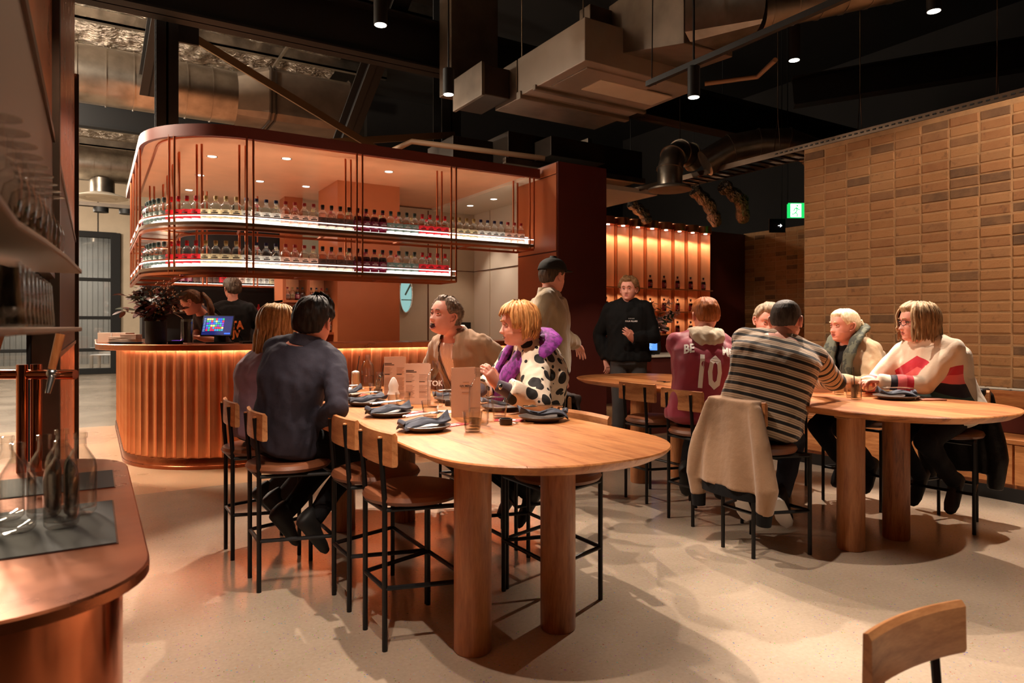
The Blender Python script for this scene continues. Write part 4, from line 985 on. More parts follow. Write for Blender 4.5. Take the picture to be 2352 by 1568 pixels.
def pos_terminal(name, label, loc, rz, sc=1.0, simple=False):
    t = thing(name, label, 'screen', loc, rz); t.scale = (sc, sc, sc)
    MB().box(-.09, -.07, 0, .09, .09, .012).build('base', 'black_matt', t, bev=.003); MB().box(-.05, .0, .01, .05, .035, .17, M=Matrix.Rotation(-.15, 4, 'X')).build('stand', 'black_matt', t, bev=.003)
    M = Matrix.Translation((0, -.03, .15)) @ Matrix.Rotation(-.38, 4, 'X')
    MB().box(-.135, -.012, -.095, .135, .006, .095, M=M).build('tablet', 'black_matt', t, bev=.003)
    sc_ = MB(); sc_.box(-.125, -.0135, -.086, .125, -.012, .086, 0, M=M)
    if not simple:
        rnd = random.Random(2)
        for r in range(6):
            for c in range(8):
                sc_.box(-.095+.019*c, -.0145, .05-.02*r, -.079+.019*c, -.0134, .066-.02*r, rnd.randint(1, 6), M=M)
        sc_.box(.07, -.0145, -.08, .12, -.0134, -.068, 6, M=M)
        for r in range(9): sc_.box(-.12, -.0145, .06-.014*r, -.102, -.0134, .064-.014*r, 7, M=M)
    else:
        for r in range(5): sc_.box(-.10, -.0145, .05-.025*r, .03+.01*(r % 3), -.0134, .06-.025*r, 7, M=M)
    sc_.build('display', ['scr_bg' if not simple else 'scr_blue', 'scr_y', 'scr_r', 'scr_g', 'scr_p', 'scr_c', 'scr_b', 'scr_w'], t, smooth=0); return t
for n_, c_, s_ in (('scr_bg', RGB(24, 30, 84), 1.0), ('scr_blue', RGB(70, 130, 230), 1.0), ('scr_y', RGB(232, 214, 120), 1.0), ('scr_r', RGB(214, 50, 70), 1), ('scr_g', RGB(40, 170, 110), 1), ('scr_p', RGB(120, 60, 190), 1), ('scr_c', RGB(60, 150, 190), 1), ('scr_b', RGB(40, 90, 230), 1.2), ('scr_w', RGB(150, 190, 240), .8)): emit(n_, c_, s_)
pos_terminal('order_screen', 'tilted order screen with coloured tiles on the bar', (1.02, 6.99, BT), -.55, 1.1)
cy_ = thing('straw_jar', 'clear cylinder of black straws beside the order screen', 'jar', (.745, 7.02, BT))
MB().lathe([(.052, 0), (.054, .004), (.054, .23), (.051, .23), (.05, .01), (0, .01)], 20).build('glass_body', 'glass', cy_)
MB().lathe([(0, .011), (.046, .011), (.046, .205), (0, .2)], 16).build('straws', 'black_matt', cy_)
cr = thing('card_reader', 'small black card reader lying beside the vase', 'card reader', (.645, 7.0, BT), -.4)
MB().box(-.045, -.08, 0, .045, .08, .03).build('body', 'black_matt', cr, bev=.006); MB().box(-.035, .0, .03, .035, .07, .0315).build('display', 'scr_p', cr, smooth=0)
cj = thing('napkin_box', 'pale cardboard napkin box on the bar end', 'box', (.19, 7.82, BT), -.75)
MB().box(-.16, -.06, 0, .16, .06, .10).build('body', 'paper', cj, smooth=0, bev=.003); MB().box(-.005, -.062, 0, .005, -.06, .10).build('seam', 'paper_white', cj, smooth=0)
for i, (x, y, n_) in enumerate(((.21, 7.50, 4), (.30, 7.36, 6))):
    for k in range(n_): tag(MB().box(-.075, -.055, 0, .075, .055, .011).build('coaster_pad', 'paper', loc=(x, y, BT+.014+.0125*k), rz=-.5+.06*random.uniform(-1, 1), bev=.002), 'pale paper coaster pad in a pile beside the vase', 'coaster', 'piles of pale pads')
tag(MB().lathe([(0, 0), (.13, 0), (.16, .012), (.155, .013), (.128, .004), (0, .004)], 28).build('tray', 'black_matt', loc=(.26, 7.42, BT)), 'round black tray under the pale pads', 'tray')
tag(MB().box(-.12, -.08, 0, .12, .08, .03).build('napkin_caddy', 'black_matt', loc=(.17, 8.28, BT), rz=-1.3, bev=.003), 'flat black caddy at the bar end', 'caddy')
for k in range(3): tag(MB().lathe([(.13, 0), (.155, .004), (.17, .016), (.166, .017), (.15, .007), (0, .006)], 30).build('serving_tray', 'black_matt', loc=(3.55, 6.95, BT+.012*k)), 'round black serving tray stacked on the bar beside the blazer', 'tray', 'stacked round trays')
tag(MB().box(-.16, -.1, 0, .16, .1, .02).build('bar_mat', 'black_matt', loc=(1.36, 6.92, BT), rz=.0, bev=.003), 'black rubber bar mat right of the order screen', 'mat')
# things on the retail counter
v2 = thing('flower_vase', 'vase of pink blossom and green stems on the retail counter', 'vase', (6.02, 6.40, .955))
MB().lathe([(.07, 0), (.09, .06), (.08, .16), (.05, .2), (.055, .22), (.045, .2), (0, .18)], 20).build('vase', 'black_matt', v2)
foliage(v2, (0, 0, .18), 26, .32, .15, .62, ['leaf_green', 'petal', 'petal', 'leaf_dark'], 'petal', 11)
pos_terminal('order_screen', 'blue lit order screen on the retail counter', (5.85, 6.30, .955), -.75, .75, True)
# ================================================================ LEFT FOREGROUND: SCREEN, SHELVES, COPPER STATION
def wov(name):
    m, nt, b = nodes_of(name); v = coords(nt, scale=(1, 1, 1))
    w1 = nt.nodes.new('ShaderNodeTexWave'); w1.bands_direction = 'Y'; w1.inputs['Scale'].default_value = 70; w1.inputs['Distortion'].default_value = .4; nt.links.new(v, w1.inputs[0])
    w2 = nt.nodes.new('ShaderNodeTexWave'); w2.bands_direction = 'Z'; w2.inputs['Scale'].default_value = 70; nt.links.new(v, w2.inputs[0])
    f = mth(nt, 'MAXIMUM', w1.outputs['Fac'], w2.outputs['Fac'])
    nt.links.new(ramp(nt, f, [(.3, RGB(52, 42, 36)), (.8, RGB(126, 106, 90))]), b.inputs['Base Color']); b.inputs['Metallic'].default_value = .7; b.inputs['Roughness'].default_value = .5
wov('mesh_cloth')
copper('copper_sheet', RGB(196, 112, 66), RGB(224, 142, 92), .3, (1, 3, 3))
sc = thing('screen_partition', 'tall bronze framed screen of woven mesh and copper panels', 'screen', (-.14, 0, 0))
def post(y, x0=-.03, x1=.03, hh=3.45, wy=.055): return MB().box(x0, y-wy/2, 0, x1, y+wy/2, hh).build('post', 'bronze', sc, smooth=0, bev=.003)
post(6.75, -.035, .035, 3.4); post(3.17, -.06, .03, 4.2, .09); post(.35, hh=4.2)
MB().box(-.075, 3.13, 0, -.062, 3.23, 4.2).build('post_core', 'black_matt', sc, smooth=0)
for y0, y1, low in ((3.23, 6.7, True), (.38, 3.1, False)):
    MB().box(-.006, y0, 2.02, .006, y1, 4.1).build('top_panel', 'copper_sheet', sc, smooth=0)
    MB().box(-.008, y0, 1.18 if low else 1.5, .008, y1, 2.0).build('mesh_panel', 'mesh_cloth', sc, smooth=0)
    MB().box(-.016, y0, 1.995, .016, y1, 2.025).build('rail', 'bronze', sc, smooth=0)
    MB().box(-.016, y0, 1.165 if low else 1.48, .016, y1, 1.19 if low else 1.5).build('rail', 'bronze', sc, smooth=0)
    if low: MB().box(-.006, y0, .06, .006, y1, 1.165).build('low_panel', 'copper_sheet', sc, smooth=0)
# glass shelves
mat('shelf_plate', RGB(120, 98, 80), .5, .3)
def gl_shelf(z, label, tip):
    pts = [(-.30, .75), (-.095, .75), (-.095, 1.25), (-.072, 1.5), (-.05, 1.8), (-.028, tip), (-.16, tip-.02), (-.2, 1.95), (-.30, 1.6)]
    t = thing('wall_shelf', label, 'shelf', (0, 0, z)); MB().prism(pts, 0, .012).build('shelf_plate', 'shelf_plate', t, smooth=0, bev=.003); return t
gl_shelf(1.447, 'upper bronze shelf of upturned glasses on the screen', 2.25); gl_shelf(1.287, 'lower bronze shelf of crowded glasses on the screen', 2.3)
gm = MB().lathe([(.026, 0), (.03, .004), (.024, .09), (.021, .1), (.0195, .1), (.024, .03), (.0, .012)], 14).mesh('glass_body', 30); gm.materials.append(MATS['glass'])
fm = MB().lathe([(.0225, .0), (.024, .001), (.026, .05), (.02, .075), (.006, .085), (.004, .13), (.006, .136), (.027, .139), (.027, .141), (0, .142)], 14).mesh('glass_body', 30); fm.materials.append(MATS['glass'])
k = 0
for r, x in enumerate((-.115, -.165, -.215)):
    for i in range(9):
        y = 1.28+.072*i+.02*r
        if x > -.13 and y > 1.9: continue
        k += 1; tag(inst('shelf_glass', gm, None, (x+.02*(y-1.3), y, 1.2995)), 'ribbed tumbler upturned in rows on the lower bronze shelf', 'glass', 'glasses on the lower bronze shelf')
for r, x in enumerate((-.115, -.17)):
    for i in range(9):
        y = 1.22+.085*i; tag(inst('stem_glass', fm, None, (x+.045*(y-1.2), y, 1.4595)), 'stemmed glass upturned on the upper bronze shelf', 'glass', 'glasses on the upper bronze shelf')
# copper drinks station
def rrect(x0, y0, x1, y1, r, n=8):
    P_ = []
    for cx_, cy_, a0 in ((x1-r, y1-r, 0), (x0+r, y1-r, PI/2), (x0+r, y0+r, PI), (x1-r, y0+r, 3*PI/2)):
        for i in range(n+1): a = a0+PI/2*i/n; P_.append((cx_+r*math.cos(a), cy_+r*math.sin(a)))
    return P_
stn = thing('drinks_station', 'copper drinks station with inset dark trays and a tap', 'counter')
o1 = rrect(-.95, 1.44, .105, 3.09, .26, 10); o2 = rrect(-.93, 1.46, .085, 3.07, .24, 10)
MB().rings([[V((x, y, .77)) for x, y in o2], [V((x, y, .775)) for x, y in o1], [V((x, y, .795)) for x, y in o1], [V((x, y, .80)) for x, y in rrect(-.946, 1.444, .101, 3.086, .256, 10)]]).build('counter_top', 'copper_top', stn)
MB().prism(rrect(-.90, 1.49, .055, 3.04, .24, 10), .05, .77).build('body', 'copper_pol', stn); MB().prism(rrect(-.86, 1.53, .02, 3.0, .22, 8), 0, .05).build('kick', 'black_matt', stn)
for x0, y0, x1, y1 in ((-.60, 1.82, .045, 2.27), (-.30, 2.46, .055, 2.75)):
    MB().box(x0, y0, .801, x1, y1, .803).build('drip_tray', 'black_matt', stn, smooth=0)
    MB().box(x0-.004, y0-.004, .800, x1+.004, y1+.004, .8015).build('tray_rim', 'copper_dark', stn, smooth=0)
tp = thing('beer_tap', 'copper pipe drinks tap with wooden handles on the station', 'tap', (-.19, 2.88, .8))
for dx in (-.02, .02): MB().cyl((dx, 0, 0), (dx, 0, .37), .017, 16).build('column', 'copper_pol', tp)
ax = V((.8526, -.5225, 0))
MB().cyl(-ax*.14+V((0, 0, .335)), ax*.16+V((0, 0, .335)), .017, 16).build('cross_tube', 'copper_pol', tp)
for s in (-.13, .08):
    c = ax*s+V((0, -.02, .335)); MB().tube([c, c+V((0, -.03, -.01)), c+V((-.01, -.05, -.06))], [.012, .012, .008], 10).build('spout', 'steel', tp)
    MB().cyl(c+V((0, -.01, .02)), c+V((.025, -.01, .14)), .012, 12, r1=.015).build('handle', 'oak_z', tp); MB().sph(c+V((0, -.01, .005)), .018, 12, 8).build('valve', 'steel', tp)
bgm = MB().lathe([(0, .006), (.03, .002), (.037, .01), (.038, .02), (.038, .125), (.034, .145), (.022, .165), (.0145, .178), (.0135, .2), (.0165, .202), (.0165, .215), (.0125, .216), (.011, .18), (.02, .164), (.032, .143), (.036, .124), (.036, .02), (0, .012)], 22, caps=False).mesh('bottle_glass', 40); bgm.materials.append(MATS['glass'])
for i, (x, y) in enumerate(((-.157, 2.03), (-.068, 2.02), (-.03, 2.14), (-.11, 2.15), (-.235, 2.05), (-.19, 2.17), (-.27, 2.18), (-.075, 2.24))):
    tag(inst('empty_bottle', bgm, None, (x, y, .804)), 'empty clear round shouldered bottle grouped on the station tray', 'bottle', 'empty bottles on the copper station')
# white chairs out in the yard, plant
def yard_chair(x, y, rz, lab):
    t = thing('garden_chair', lab, 'chair', (x, y, 0), rz, 'white yard chairs')
    MB().box(-.3, -.3, .42, .3, .3, .46).build('seat', 'white_enamel', t, bev=.02); MB().box(-.3, .26, .46, .3, .3, .95).build('backrest', 'white_enamel', t, bev=.02)
    for sx in (-1, 1):
        for sy in (-1, 1): MB().box(sx*.28-.04, sy*.26-.04, 0, sx*.28+.04, sy*.26+.04, .44).build('leg', 'white_enamel', t, bev=.01)
        MB().box(sx*.28-.03, -.3, .62, sx*.28+.03, .28, .67).build('armrest', 'white_enamel', t, bev=.01)
yard_chair(-.9, 24.0, .5, 'white chair outside the glazed door'); yard_chair(.3, 24.4, -.4, 'white chair outside the glazed door')
# ================================================================ PEOPLE
mat('skin', RGB(226, 158, 138), .52, 0, .05, 14, .03, 90)
MATS['skin'].node_tree.nodes['Principled BSDF'].inputs['Subsurface Weight'].default_value = .08
MATS['skin'].node_tree.nodes['Principled BSDF'].inputs['Subsurface Radius'].default_value = (.02, .008, .004)
mat('lips', RGB(178, 96, 88), .4); mat('eye_white', RGB(225, 215, 205), .25); mat('iris', RGB(56, 44, 36), .2); mat('mouth_dark', RGB(60, 22, 20), .5); mat('teeth', RGB(235, 225, 205), .3)
SKINS = ['skin', 'lips', 'eye_white', 'iris', 'brow', 'mouth_dark', 'teeth']
def remesh(mb, vox, it=3):
    me = mb.mesh('tmp', 0); o = bpy.data.objects.new('tmp', me); COL.objects.link(o)
    md = o.modifiers.new('r', 'REMESH'); md.mode = 'VOXEL'; md.voxel_size = vox
    dg = bpy.context.evaluated_depsgraph_get(); dg.update()
    m2 = bpy.data.meshes.new_from_object(o.evaluated_get(dg)); bpy.data.objects.remove(o); bpy.data.meshes.remove(me)
    n = len(m2.vertices); co = np.empty(n*3); m2.vertices.foreach_get('co', co); co = co.reshape(-1, 3)
    e = np.empty(len(m2.edges)*2, dtype=np.int32); m2.edges.foreach_get('vertices', e); e = e.reshape(-1, 2)
    deg = np.bincount(e.ravel(), minlength=n).astype(float)
    for _ in range(it):
        acc = np.zeros_like(co); np.add.at(acc, e[:, 0], co[e[:, 1]]); np.add.at(acc, e[:, 1], co[e[:, 0]])
        co = co*.45+.55*acc/np.maximum(deg, 1)[:, None]
    fs = [tuple(p.vertices) for p in m2.polygons]; m2.vertices.foreach_set('co', co.ravel()); m2.update()
    nr = np.empty(n*3); m2.vertex_normals.foreach_get('vector', nr) if hasattr(m2, 'vertex_normals') else m2.vertices.foreach_get('normal', nr)
    bpy.data.meshes.remove(m2); return co, nr.reshape(-1, 3), fs
def folds(co, seed, f, stretch=(1, 1, .5)):
    r = np.random.RandomState(seed); d = np.zeros(len(co)); q = co*np.array(stretch)
    for k in range(4):
        a = r.normal(size=3); a /= np.linalg.norm(a); b = r.normal(size=3); b /= np.linalg.norm(b)
        d += np.sin(q @ a*f*(1+.6*k)+2.2*np.sin(q @ b*f*.7+r.uniform(0, 6))+r.uniform(0, 6))/(1+.5*k)
    return d/2.2
def np_mesh(name, co, fs, smooth=True):
    me = bpy.data.meshes.new(name); me.from_pydata([tuple(p) for p in co], [], fs)
    if smooth: me.polygons.foreach_set('use_smooth', [True]*len(me.polygons))
    me.update(); return me
# ---------------------------------------------------------------- head
HZ = [.118, .112, .1, .085, .068, .05, .035, .02, .008, -.004, -.016, -.028, -.04, -.052, -.062, -.072, -.082, -.092, -.102, -.111, -.117]
def ip(z, T):
    xs = [t[0] for t in T]; return float(np.interp(z, xs[::-1], [t[1] for t in T][::-1]))
FR = [(.118, .012), (.105, .05), (.085, .073), (.06, .087), (.035, .093), (.02, .090), (.0, .083), (-.03, .086), (-.05, .087), (-.07, .086), (-.085, .080), (-.1, .080), (-.11, .070), (-.117, .045)]
BK = [(.118, -.02), (.105, -.062), (.085, -.086), (.06, -.1), (.03, -.106), (0, -.104), (-.03, -.095), (-.06, -.08), (-.09, -.055), (-.117, -.03)]
HWD = [(.118, .012), (.11, .036), (.1, .05), (.085, .062), (.06, .072), (.03, .077), (0, .077), (-.03, .073), (-.06, .065), (-.085, .054), (-.102, .040), (-.117, .02)]
NA = 72
def head_point(a, z, off=0.0, feat=True, jaw=1.0, open_=0.0):
    """a: azimuth from the face (0) round to the back"""
    f, b, w_ = ip(z, FR), ip(z, BK), ip(z, HWD)
    if z < -.04: w_ *= jaw
    sn, cs = math.sin(a), math.cos(a); e = 2/2.35
    x = w_*math.copysign(abs(sn)**e, sn); y = ((f+b)/2*.35+.65*(f+b)/2)+(f-b)/2*math.copysign(abs(cs)**e, cs)
    if feat and cs > .2:
        g = lambda x0, z0, sx, sz: math.exp(-((x-x0)/sx)**2-((z-z0)/sz)**2)
        ax_ = abs(x)
        t = max(0, min(1, (.012-z)/.05)); nose = (.006+.019*t**1.3)*math.exp(-(x/(.009+.005*t))**2)*(1 if z > -.042 else math.exp(-((z+.042)/.006)**2))*(1 if z < .014 else math.exp(-((z-.014)/.01)**2))
        y += nose+.006*math.exp(-((ax_-.012)/.007)**2-((z+.038)/.008)**2)
        y -= .012*math.exp(-((ax_-.031)/.015)**2-((z-.003)/.011)**2)
        y += .004*math.exp(-((ax_-.03)/.02)**2-((z-.024)/.008)**2)
        y += .005*math.exp(-((ax_-.042)/.018)**2-((z+.03)/.018)**2)
        y += .005*math.exp(-(x/.022)**2)*(math.exp(-((z+.060)/.006)**2)+1.0*math.exp(-((z+.074)/.006)**2))-.005*math.exp(-(x/.024)**2-((z+.067)/.0035)**2)
        y += .005*math.exp(-(x/.02)**2-((z+.099)/.012)**2)
    p = V((x, y, z))
    if off:
        n_ = V((x/.077**2, (y+.005)/.095**2, z/.118**2)).normalized(); p = p+n_*off
    return p
def head_parts(jaw=1.0, laugh=False, smile=False):
    """returns list of (verts, faces, material index) in head space"""
    zs = []
    for i in range(len(HZ)-1): zs += [HZ[i], (HZ[i]+HZ[i+1])/2]
    zs.append(HZ[-1]); m = len(zs); vs = []
    for z in zs:
        for j in range(NA): vs.append(head_point(2*PI*j/NA, z, 0, True, jaw))
    fs = []; mi = []
    for i in range(m-1):
        for j in range(NA):
            fs.append((i*NA+j, (i+1)*NA+j, (i+1)*NA+(j+1) % NA, i*NA+(j+1) % NA))
            c = (vs[fs[-1][0]]+vs[fs[-1][2]])/2
            wl = .024 if smile or laugh else .02
            mi.append(1 if c.y > .05 and abs(c.x) < wl and abs(c.z+.067) < .011*math.sqrt(max(0, 1-(c.x/wl)**2)) else 0)
    fs.append(tuple(range(NA))); mi.append(0); fs.append(tuple((m-1)*NA+j for j in range(NA-1, -1, -1))); mi.append(0)
    out = [(vs, fs, mi)]
    for s in (-1, 1):
        mb = MB(); mb.sph((.031*s, .0715, .003), (.0125, .0125, .0078), 14, 10)
        # iris faces forward
        mm = [3 if (V(mb.v[f[0]])+V(mb.v[f[2 % len(f)]])).y/2 > .0715+.0105 else 2 for f in mb.f]
        out.append((mb.v, mb.f, mm))
        mb = MB(); mb.tube([(.016*s, .0885, .006), (.024*s, .0875, .0105), (.034*s, .0845, .0105), (.045*s, .077, .005)], [.0025, .0035, .0035, .002], 6); mb.tube([(.018*s, .087, -.003), (.03*s, .0855, -.0065), (.043*s, .078, -.002)], [.002, .003, .002], 6)
        out.append((mb.v, mb.f, [0]*len(mb.f)))
        mb = MB(); mb.tube([(.014*s, .095, .022), (.028*s, .096, .029), (.045*s, .086, .024)], [.003, .0042, .002], 6); out.append((mb.v, mb.f, [4]*len(mb.f)))
        # ear
        mb = MB(); M = Matrix.Rotation(.35*s, 3, 'Z') @ Matrix.Rotation(.15, 3, 'X')
        E_ = [(.0, .018, .024), (.0, .006, .033), (.0, -.012, .030), (.0, -.02, .012), (.0, -.014, -.01), (.0, -.002, -.026), (.0, .012, -.028)]
        mb.tube([V((.080*s, -.008, -.008))+M @ V((s*.006+e[0], e[1], e[2])) for e in E_], [.004, .006, .0065, .0065, .0055, .006, .004], 8)
        mb.sph((.077*s, -.008, -.006), (.006, .016, .026), 10, 8, M=M); mb.sph((.083*s, -.004, -.004), (.006, .008, .01), 8, 6, M=M)
        out.append((mb.v, mb.f, [0]*len(mb.f)))
    if laugh or smile:
        mb = MB(); hh = .022 if laugh else .005
        mb.sph((0, .0765 if laugh else .080, -.076 if laugh else -.068), (.026 if laugh else .019, .0135, hh), 16, 10); out.append((mb.v, mb.f, [5]*len(mb.f)))
        mb = MB(); mb.sph((0, .0805 if laugh else .0835, -.071+hh*.5), (.019, .012, hh*.3), 14, 8); out.append((mb.v, mb.f, [6]*len(mb.f)))
        if laugh:
            mb = MB(); mb.tube([(.026*math.cos(a), .0855-.012*abs(math.cos(a))**2, -.076+.023*math.sin(a)) for a in [2*PI*j/20 for j in range(20)]], .0042, 8, loop=True); out.append((mb.v, mb.f, [1]*len(mb.f)))
    return out
def hair_shell(style, th=.018, seed=1, front=.06, temple=.03, ear=.012, nape=-.065, wave=.3):
    vs = []; msk = []; zs = [.125-.245*i/44 for i in range(45)]; NB = 96
    r = random.Random(seed)
    for z in zs:
        zc = max(-.116, min(.1175, z))
        for j in range(NB):
            a = 2*PI*j/NB; d = math.degrees(min(a, 2*PI-a))
            hl = np.interp(d, [0, 40, 58, 72, 88, 104, 118, 180], [front, front+.004, temple, ear, ear+.008, ear-.015, nape*.8, nape])+.004*noise.noise(V((j*.5, seed, 0)))
            k = max(0, min(1, (zc-hl)/.016)); t = th*k*(1+wave*noise.noise(V((a*5, zc*26, seed)))+.22*noise.noise(V((a*16, zc*30, seed+4))))
            if style == 'curly': t += .010*k*noise.noise(V((a*9, zc*75, seed+9)))
            if style == 'quiff' and d < 60: t += .018*k*max(0, zc-.06)/.05
            p = head_point(a, zc, t-.003*(1-k), False); vs.append(p); msk.append(k)
    fs = []
    for i in range(len(zs)-1):
        for j in range(NB):
            q = (i*NB+j, (i+1)*NB+j, (i+1)*NB+(j+1) % NB, i*NB+(j+1) % NB)
            if max(msk[x] for x in q) > .05: fs.append(q)
    fs.append(tuple(range(NB)))
    return vs, fs
def locks(n, a0, a1, zend, seed, off=.02, rad=.010, sway=.01, ztop=.108, curl=0.0, part=0.0):
    """hair locks falling from the crown along the head then free"""
    mb = MB(); r = random.Random(seed)
    for i in range(n):
        a = a0+(a1-a0)*(i+.5+r.uniform(-.4, .4))/n; ze = zend(math.degrees(a)) if callable(zend) else zend; ze += r.uniform(-.012, .012)
        o = off*r.uniform(.7, 1.15); P_ = []; z = ztop-r.uniform(0, .012); lastp = None
        while z > max(ze, -.03):
            P_.append(head_point(a, z, o, False)); z -= .022
        b_ = P_[-1] if P_ else head_point(a, max(ze, -.03), o, False)
        if ze < -.03:
            st = 7
            for k in range(1, st+1):
                t = k/st; zz = -.03+(ze+.03)*t; inw = curl*t*t
                P_.append(V((b_.x*(1-inw)+sway*math.sin(t*3+i)*.6, b_.y*(1-inw)+sway*math.cos(t*2.3+i*1.7)*.6, zz)))
        else: P_.append(head_point(a, ze, o*.5, False))
        if len(P_) < 2: continue
        rr = [rad*(.55+.45*math.sin(PI*min(1, k/(len(P_)-1)*.8+.15))) for k in range(len(P_))]; rr[-1] *= .35
        mb.tube(P_, rr, 6, flat=.6)
    return mb.v, mb.f
def hairmat(name, c1, c2):
    m, nt, b = nodes_of(name); f = noise_tex(nt, coords(nt, scale=(1, 1, .25)), 70, 4)
    nt.links.new(ramp(nt, f, [(.3, c1), (.7, c2)]), b.inputs['Base Color']); b.inputs['Roughness'].default_value = .58; b.inputs['Specular IOR Level'].default_value = .3
    bump(nt, b, noise_tex(nt, coords(nt, scale=(1, 1, .15)), 160, 3), .6, .004)
# ---------------------------------------------------------------- hands
HC = {}
def hand_mesh(curl, spread, side, thumb):
    key = (curl, spread, side, thumb)
    if key in HC: return HC[key]
    mb = MB()
    R = []
    for x, w_, t in ((-.03, .024, .017), (0, .027, .018), (.025, .036, .017), (.06, .040, .0145), (.085, .039, .012), (.094, .034, .009)):
        R.append([V((x, w_*math.cos(2*PI*j/14), t*math.sin(2*PI*j/14)-.05*max(0, x-.04)*curl)) for j in range(14)])
    mb.rings(R)
    for k, (y, L) in enumerate(((.028, .072), (.0095, .081), (-.0095, .075), (-.027, .058))):
        p = V((.08, y, -.002)); ang = .12+curl*.35; P_ = [p]; yaw = spread*(1.5-k)*.12
        for seg, fr in enumerate((.45, .31, .24)):
            ang += 0 if seg == 0 else curl*.75
            p = p+V((math.cos(ang)*math.cos(yaw), math.sin(yaw)*math.cos(ang), -math.sin(ang)))*L*fr*1.15; P_.append(p)
        mb.tube(P_, [.0095, .009, .0082, .0062], 8); mb.sph(P_[-1], .0062, 8, 6)
    a = .8-.55*thumb
    P_ = [V((.008, .022, -.006)), V((.036, .022+.030*math.sin(a)+.012, -.012)), V((.062, .03+.052*math.sin(a), -.016-.012*thumb)), V((.082, .03+.056*math.sin(a)*(1-.4*thumb), -.020-.02*thumb))]
    mb.tube(P_, [.015, .0125, .0105, .008], 8); mb.sph(P_[-1], .008, 8, 6)
    if side < 0: mb.v = [(x, -y, z) for x, y, z in mb.v]; mb.f = [tuple(reversed(f)) for f in mb.f]
    co, nr, fs = remesh(mb, .0042, 1); HC[key] = (co, fs); return HC[key]
# ---------------------------------------------------------------- figure
def ik(a, t, l1, l2, pole):
    d = t-a; L = d.length; L2 = min(L, (l1+l2)*.995); dn = d.normalized(); t = a+dn*L2
    x = (l1*l1-l2*l2+L2*L2)/(2*L2); h = math.sqrt(max(0, l1*l1-x*x)); p = V(pole); p = p-dn*p.dot(dn)
    if p.length < 1e-4: p = dn.orthogonal()
    return a+dn*x+p.normalized()*h, t
TOR_M = [(-.17, .09, .08), (-.10, .165, .125), (.0, .176, .132), (.2, .168, .122), (.4, .168, .118), (.6, .182, .122), (.76, .19, .115), (.86, .172, .10), (.93, .125, .085), (.98, .085, .074), (1.03, .064, .066)]
TOR_F = [(-.17, .09, .085), (-.10, .175, .13), (.0, .182, .135), (.2, .155, .112), (.4, .145, .108), (.6, .158, .130), (.74, .165, .122), (.86, .148, .092), (.93, .105, .074), (.98, .072, .064), (1.03, .055, .058)]
class Fig: pass
def figure(hip, neck, yaw, hyaw=None, sex='m', girth=1.0, s=1.0, slouch=.03, armR=None, armL=None, poleR=None, poleL=None, legs=None, sit=True, belly=0.0):
    f = Fig(); f.hip = V(hip)+V((0, 0, .02*max(0, girth-1)/.16 if sit else 0)); f.neck = V(neck)+V((0, 0, .03)); f.s = s; f.g = girth; f.sex = sex; f.yaw = math.radians(yaw); f.hyaw = math.radians(yaw if hyaw is None else hyaw); f.slouch = slouch; f.belly = belly; f.abias = 0.0
    f.U = (f.neck-f.hip).normalized(); f.len = (f.neck-f.hip).length
    def rf(y):
        R = V((math.sin(y), -math.cos(y), 0)); R = (R-f.U*R.dot(f.U)).normalized(); return R, f.U.cross(R)
    f.Rs, f.Fs = rf(f.yaw); f.Rh, f.Fh = rf(f.hyaw); f.tor = TOR_M if sex == 'm' else TOR_F
    sw = (.178 if sex == 'm' else .155)*s*(.6+.4*girth)
    f.S = {}; f.E = {}; f.W = {}
    for k, sg, tg, pl in (('R', 1, armR, poleR), ('L', -1, armL, poleL)):
        S_ = f.neck-f.U*(.080 if sex == 'm' else .092)*s+f.Rs*sg*sw*(1.0 if sex == 'm' else .97); f.S[k] = S_
        if tg is not None and sit and .83 < tg[2] < .95: tg = (tg[0], tg[1], tg[2]+.026)
        t = V(tg) if tg is not None else S_+V((0, 0, -.5))+f.Fs*.1
        pole = V(pl) if pl is not None else (f.Rs*sg*.5-f.Fs*.7+V((0, 0, -.6)))
        f.E[k], f.W[k] = ik(S_, t, .29*s, .265*s, pole)
    f.H = {}; f.K = {}; f.A = {}
    Fw = V((math.cos(f.hyaw), math.sin(f.hyaw), 0)); Rw = V((math.sin(f.hyaw), -math.cos(f.hyaw), 0)); f.Fw = Fw; f.Rw = Rw
    for k, sg in (('R', 1), ('L', -1)):
        h = f.hip+Rw*sg*.088*s; f.H[k] = h
        if sit: tg = V((h.x, h.y, 0))+Fw*.09+Rw*sg*.02+V((0, 0, .30))   # feet back on the stool's foot rail, knees below the table top
        else: tg = V((h.x, h.y, .085))+Rw*sg*.02
        f.K[k], f.A[k] = ik(h, tg, .435*s, .43*s, Fw*1.0)
    return f
def centre(f, t): return f.hip.lerp(f.neck, t) - (f.Fs*f.slouch*math.sin(PI*max(0, min(1, t))))
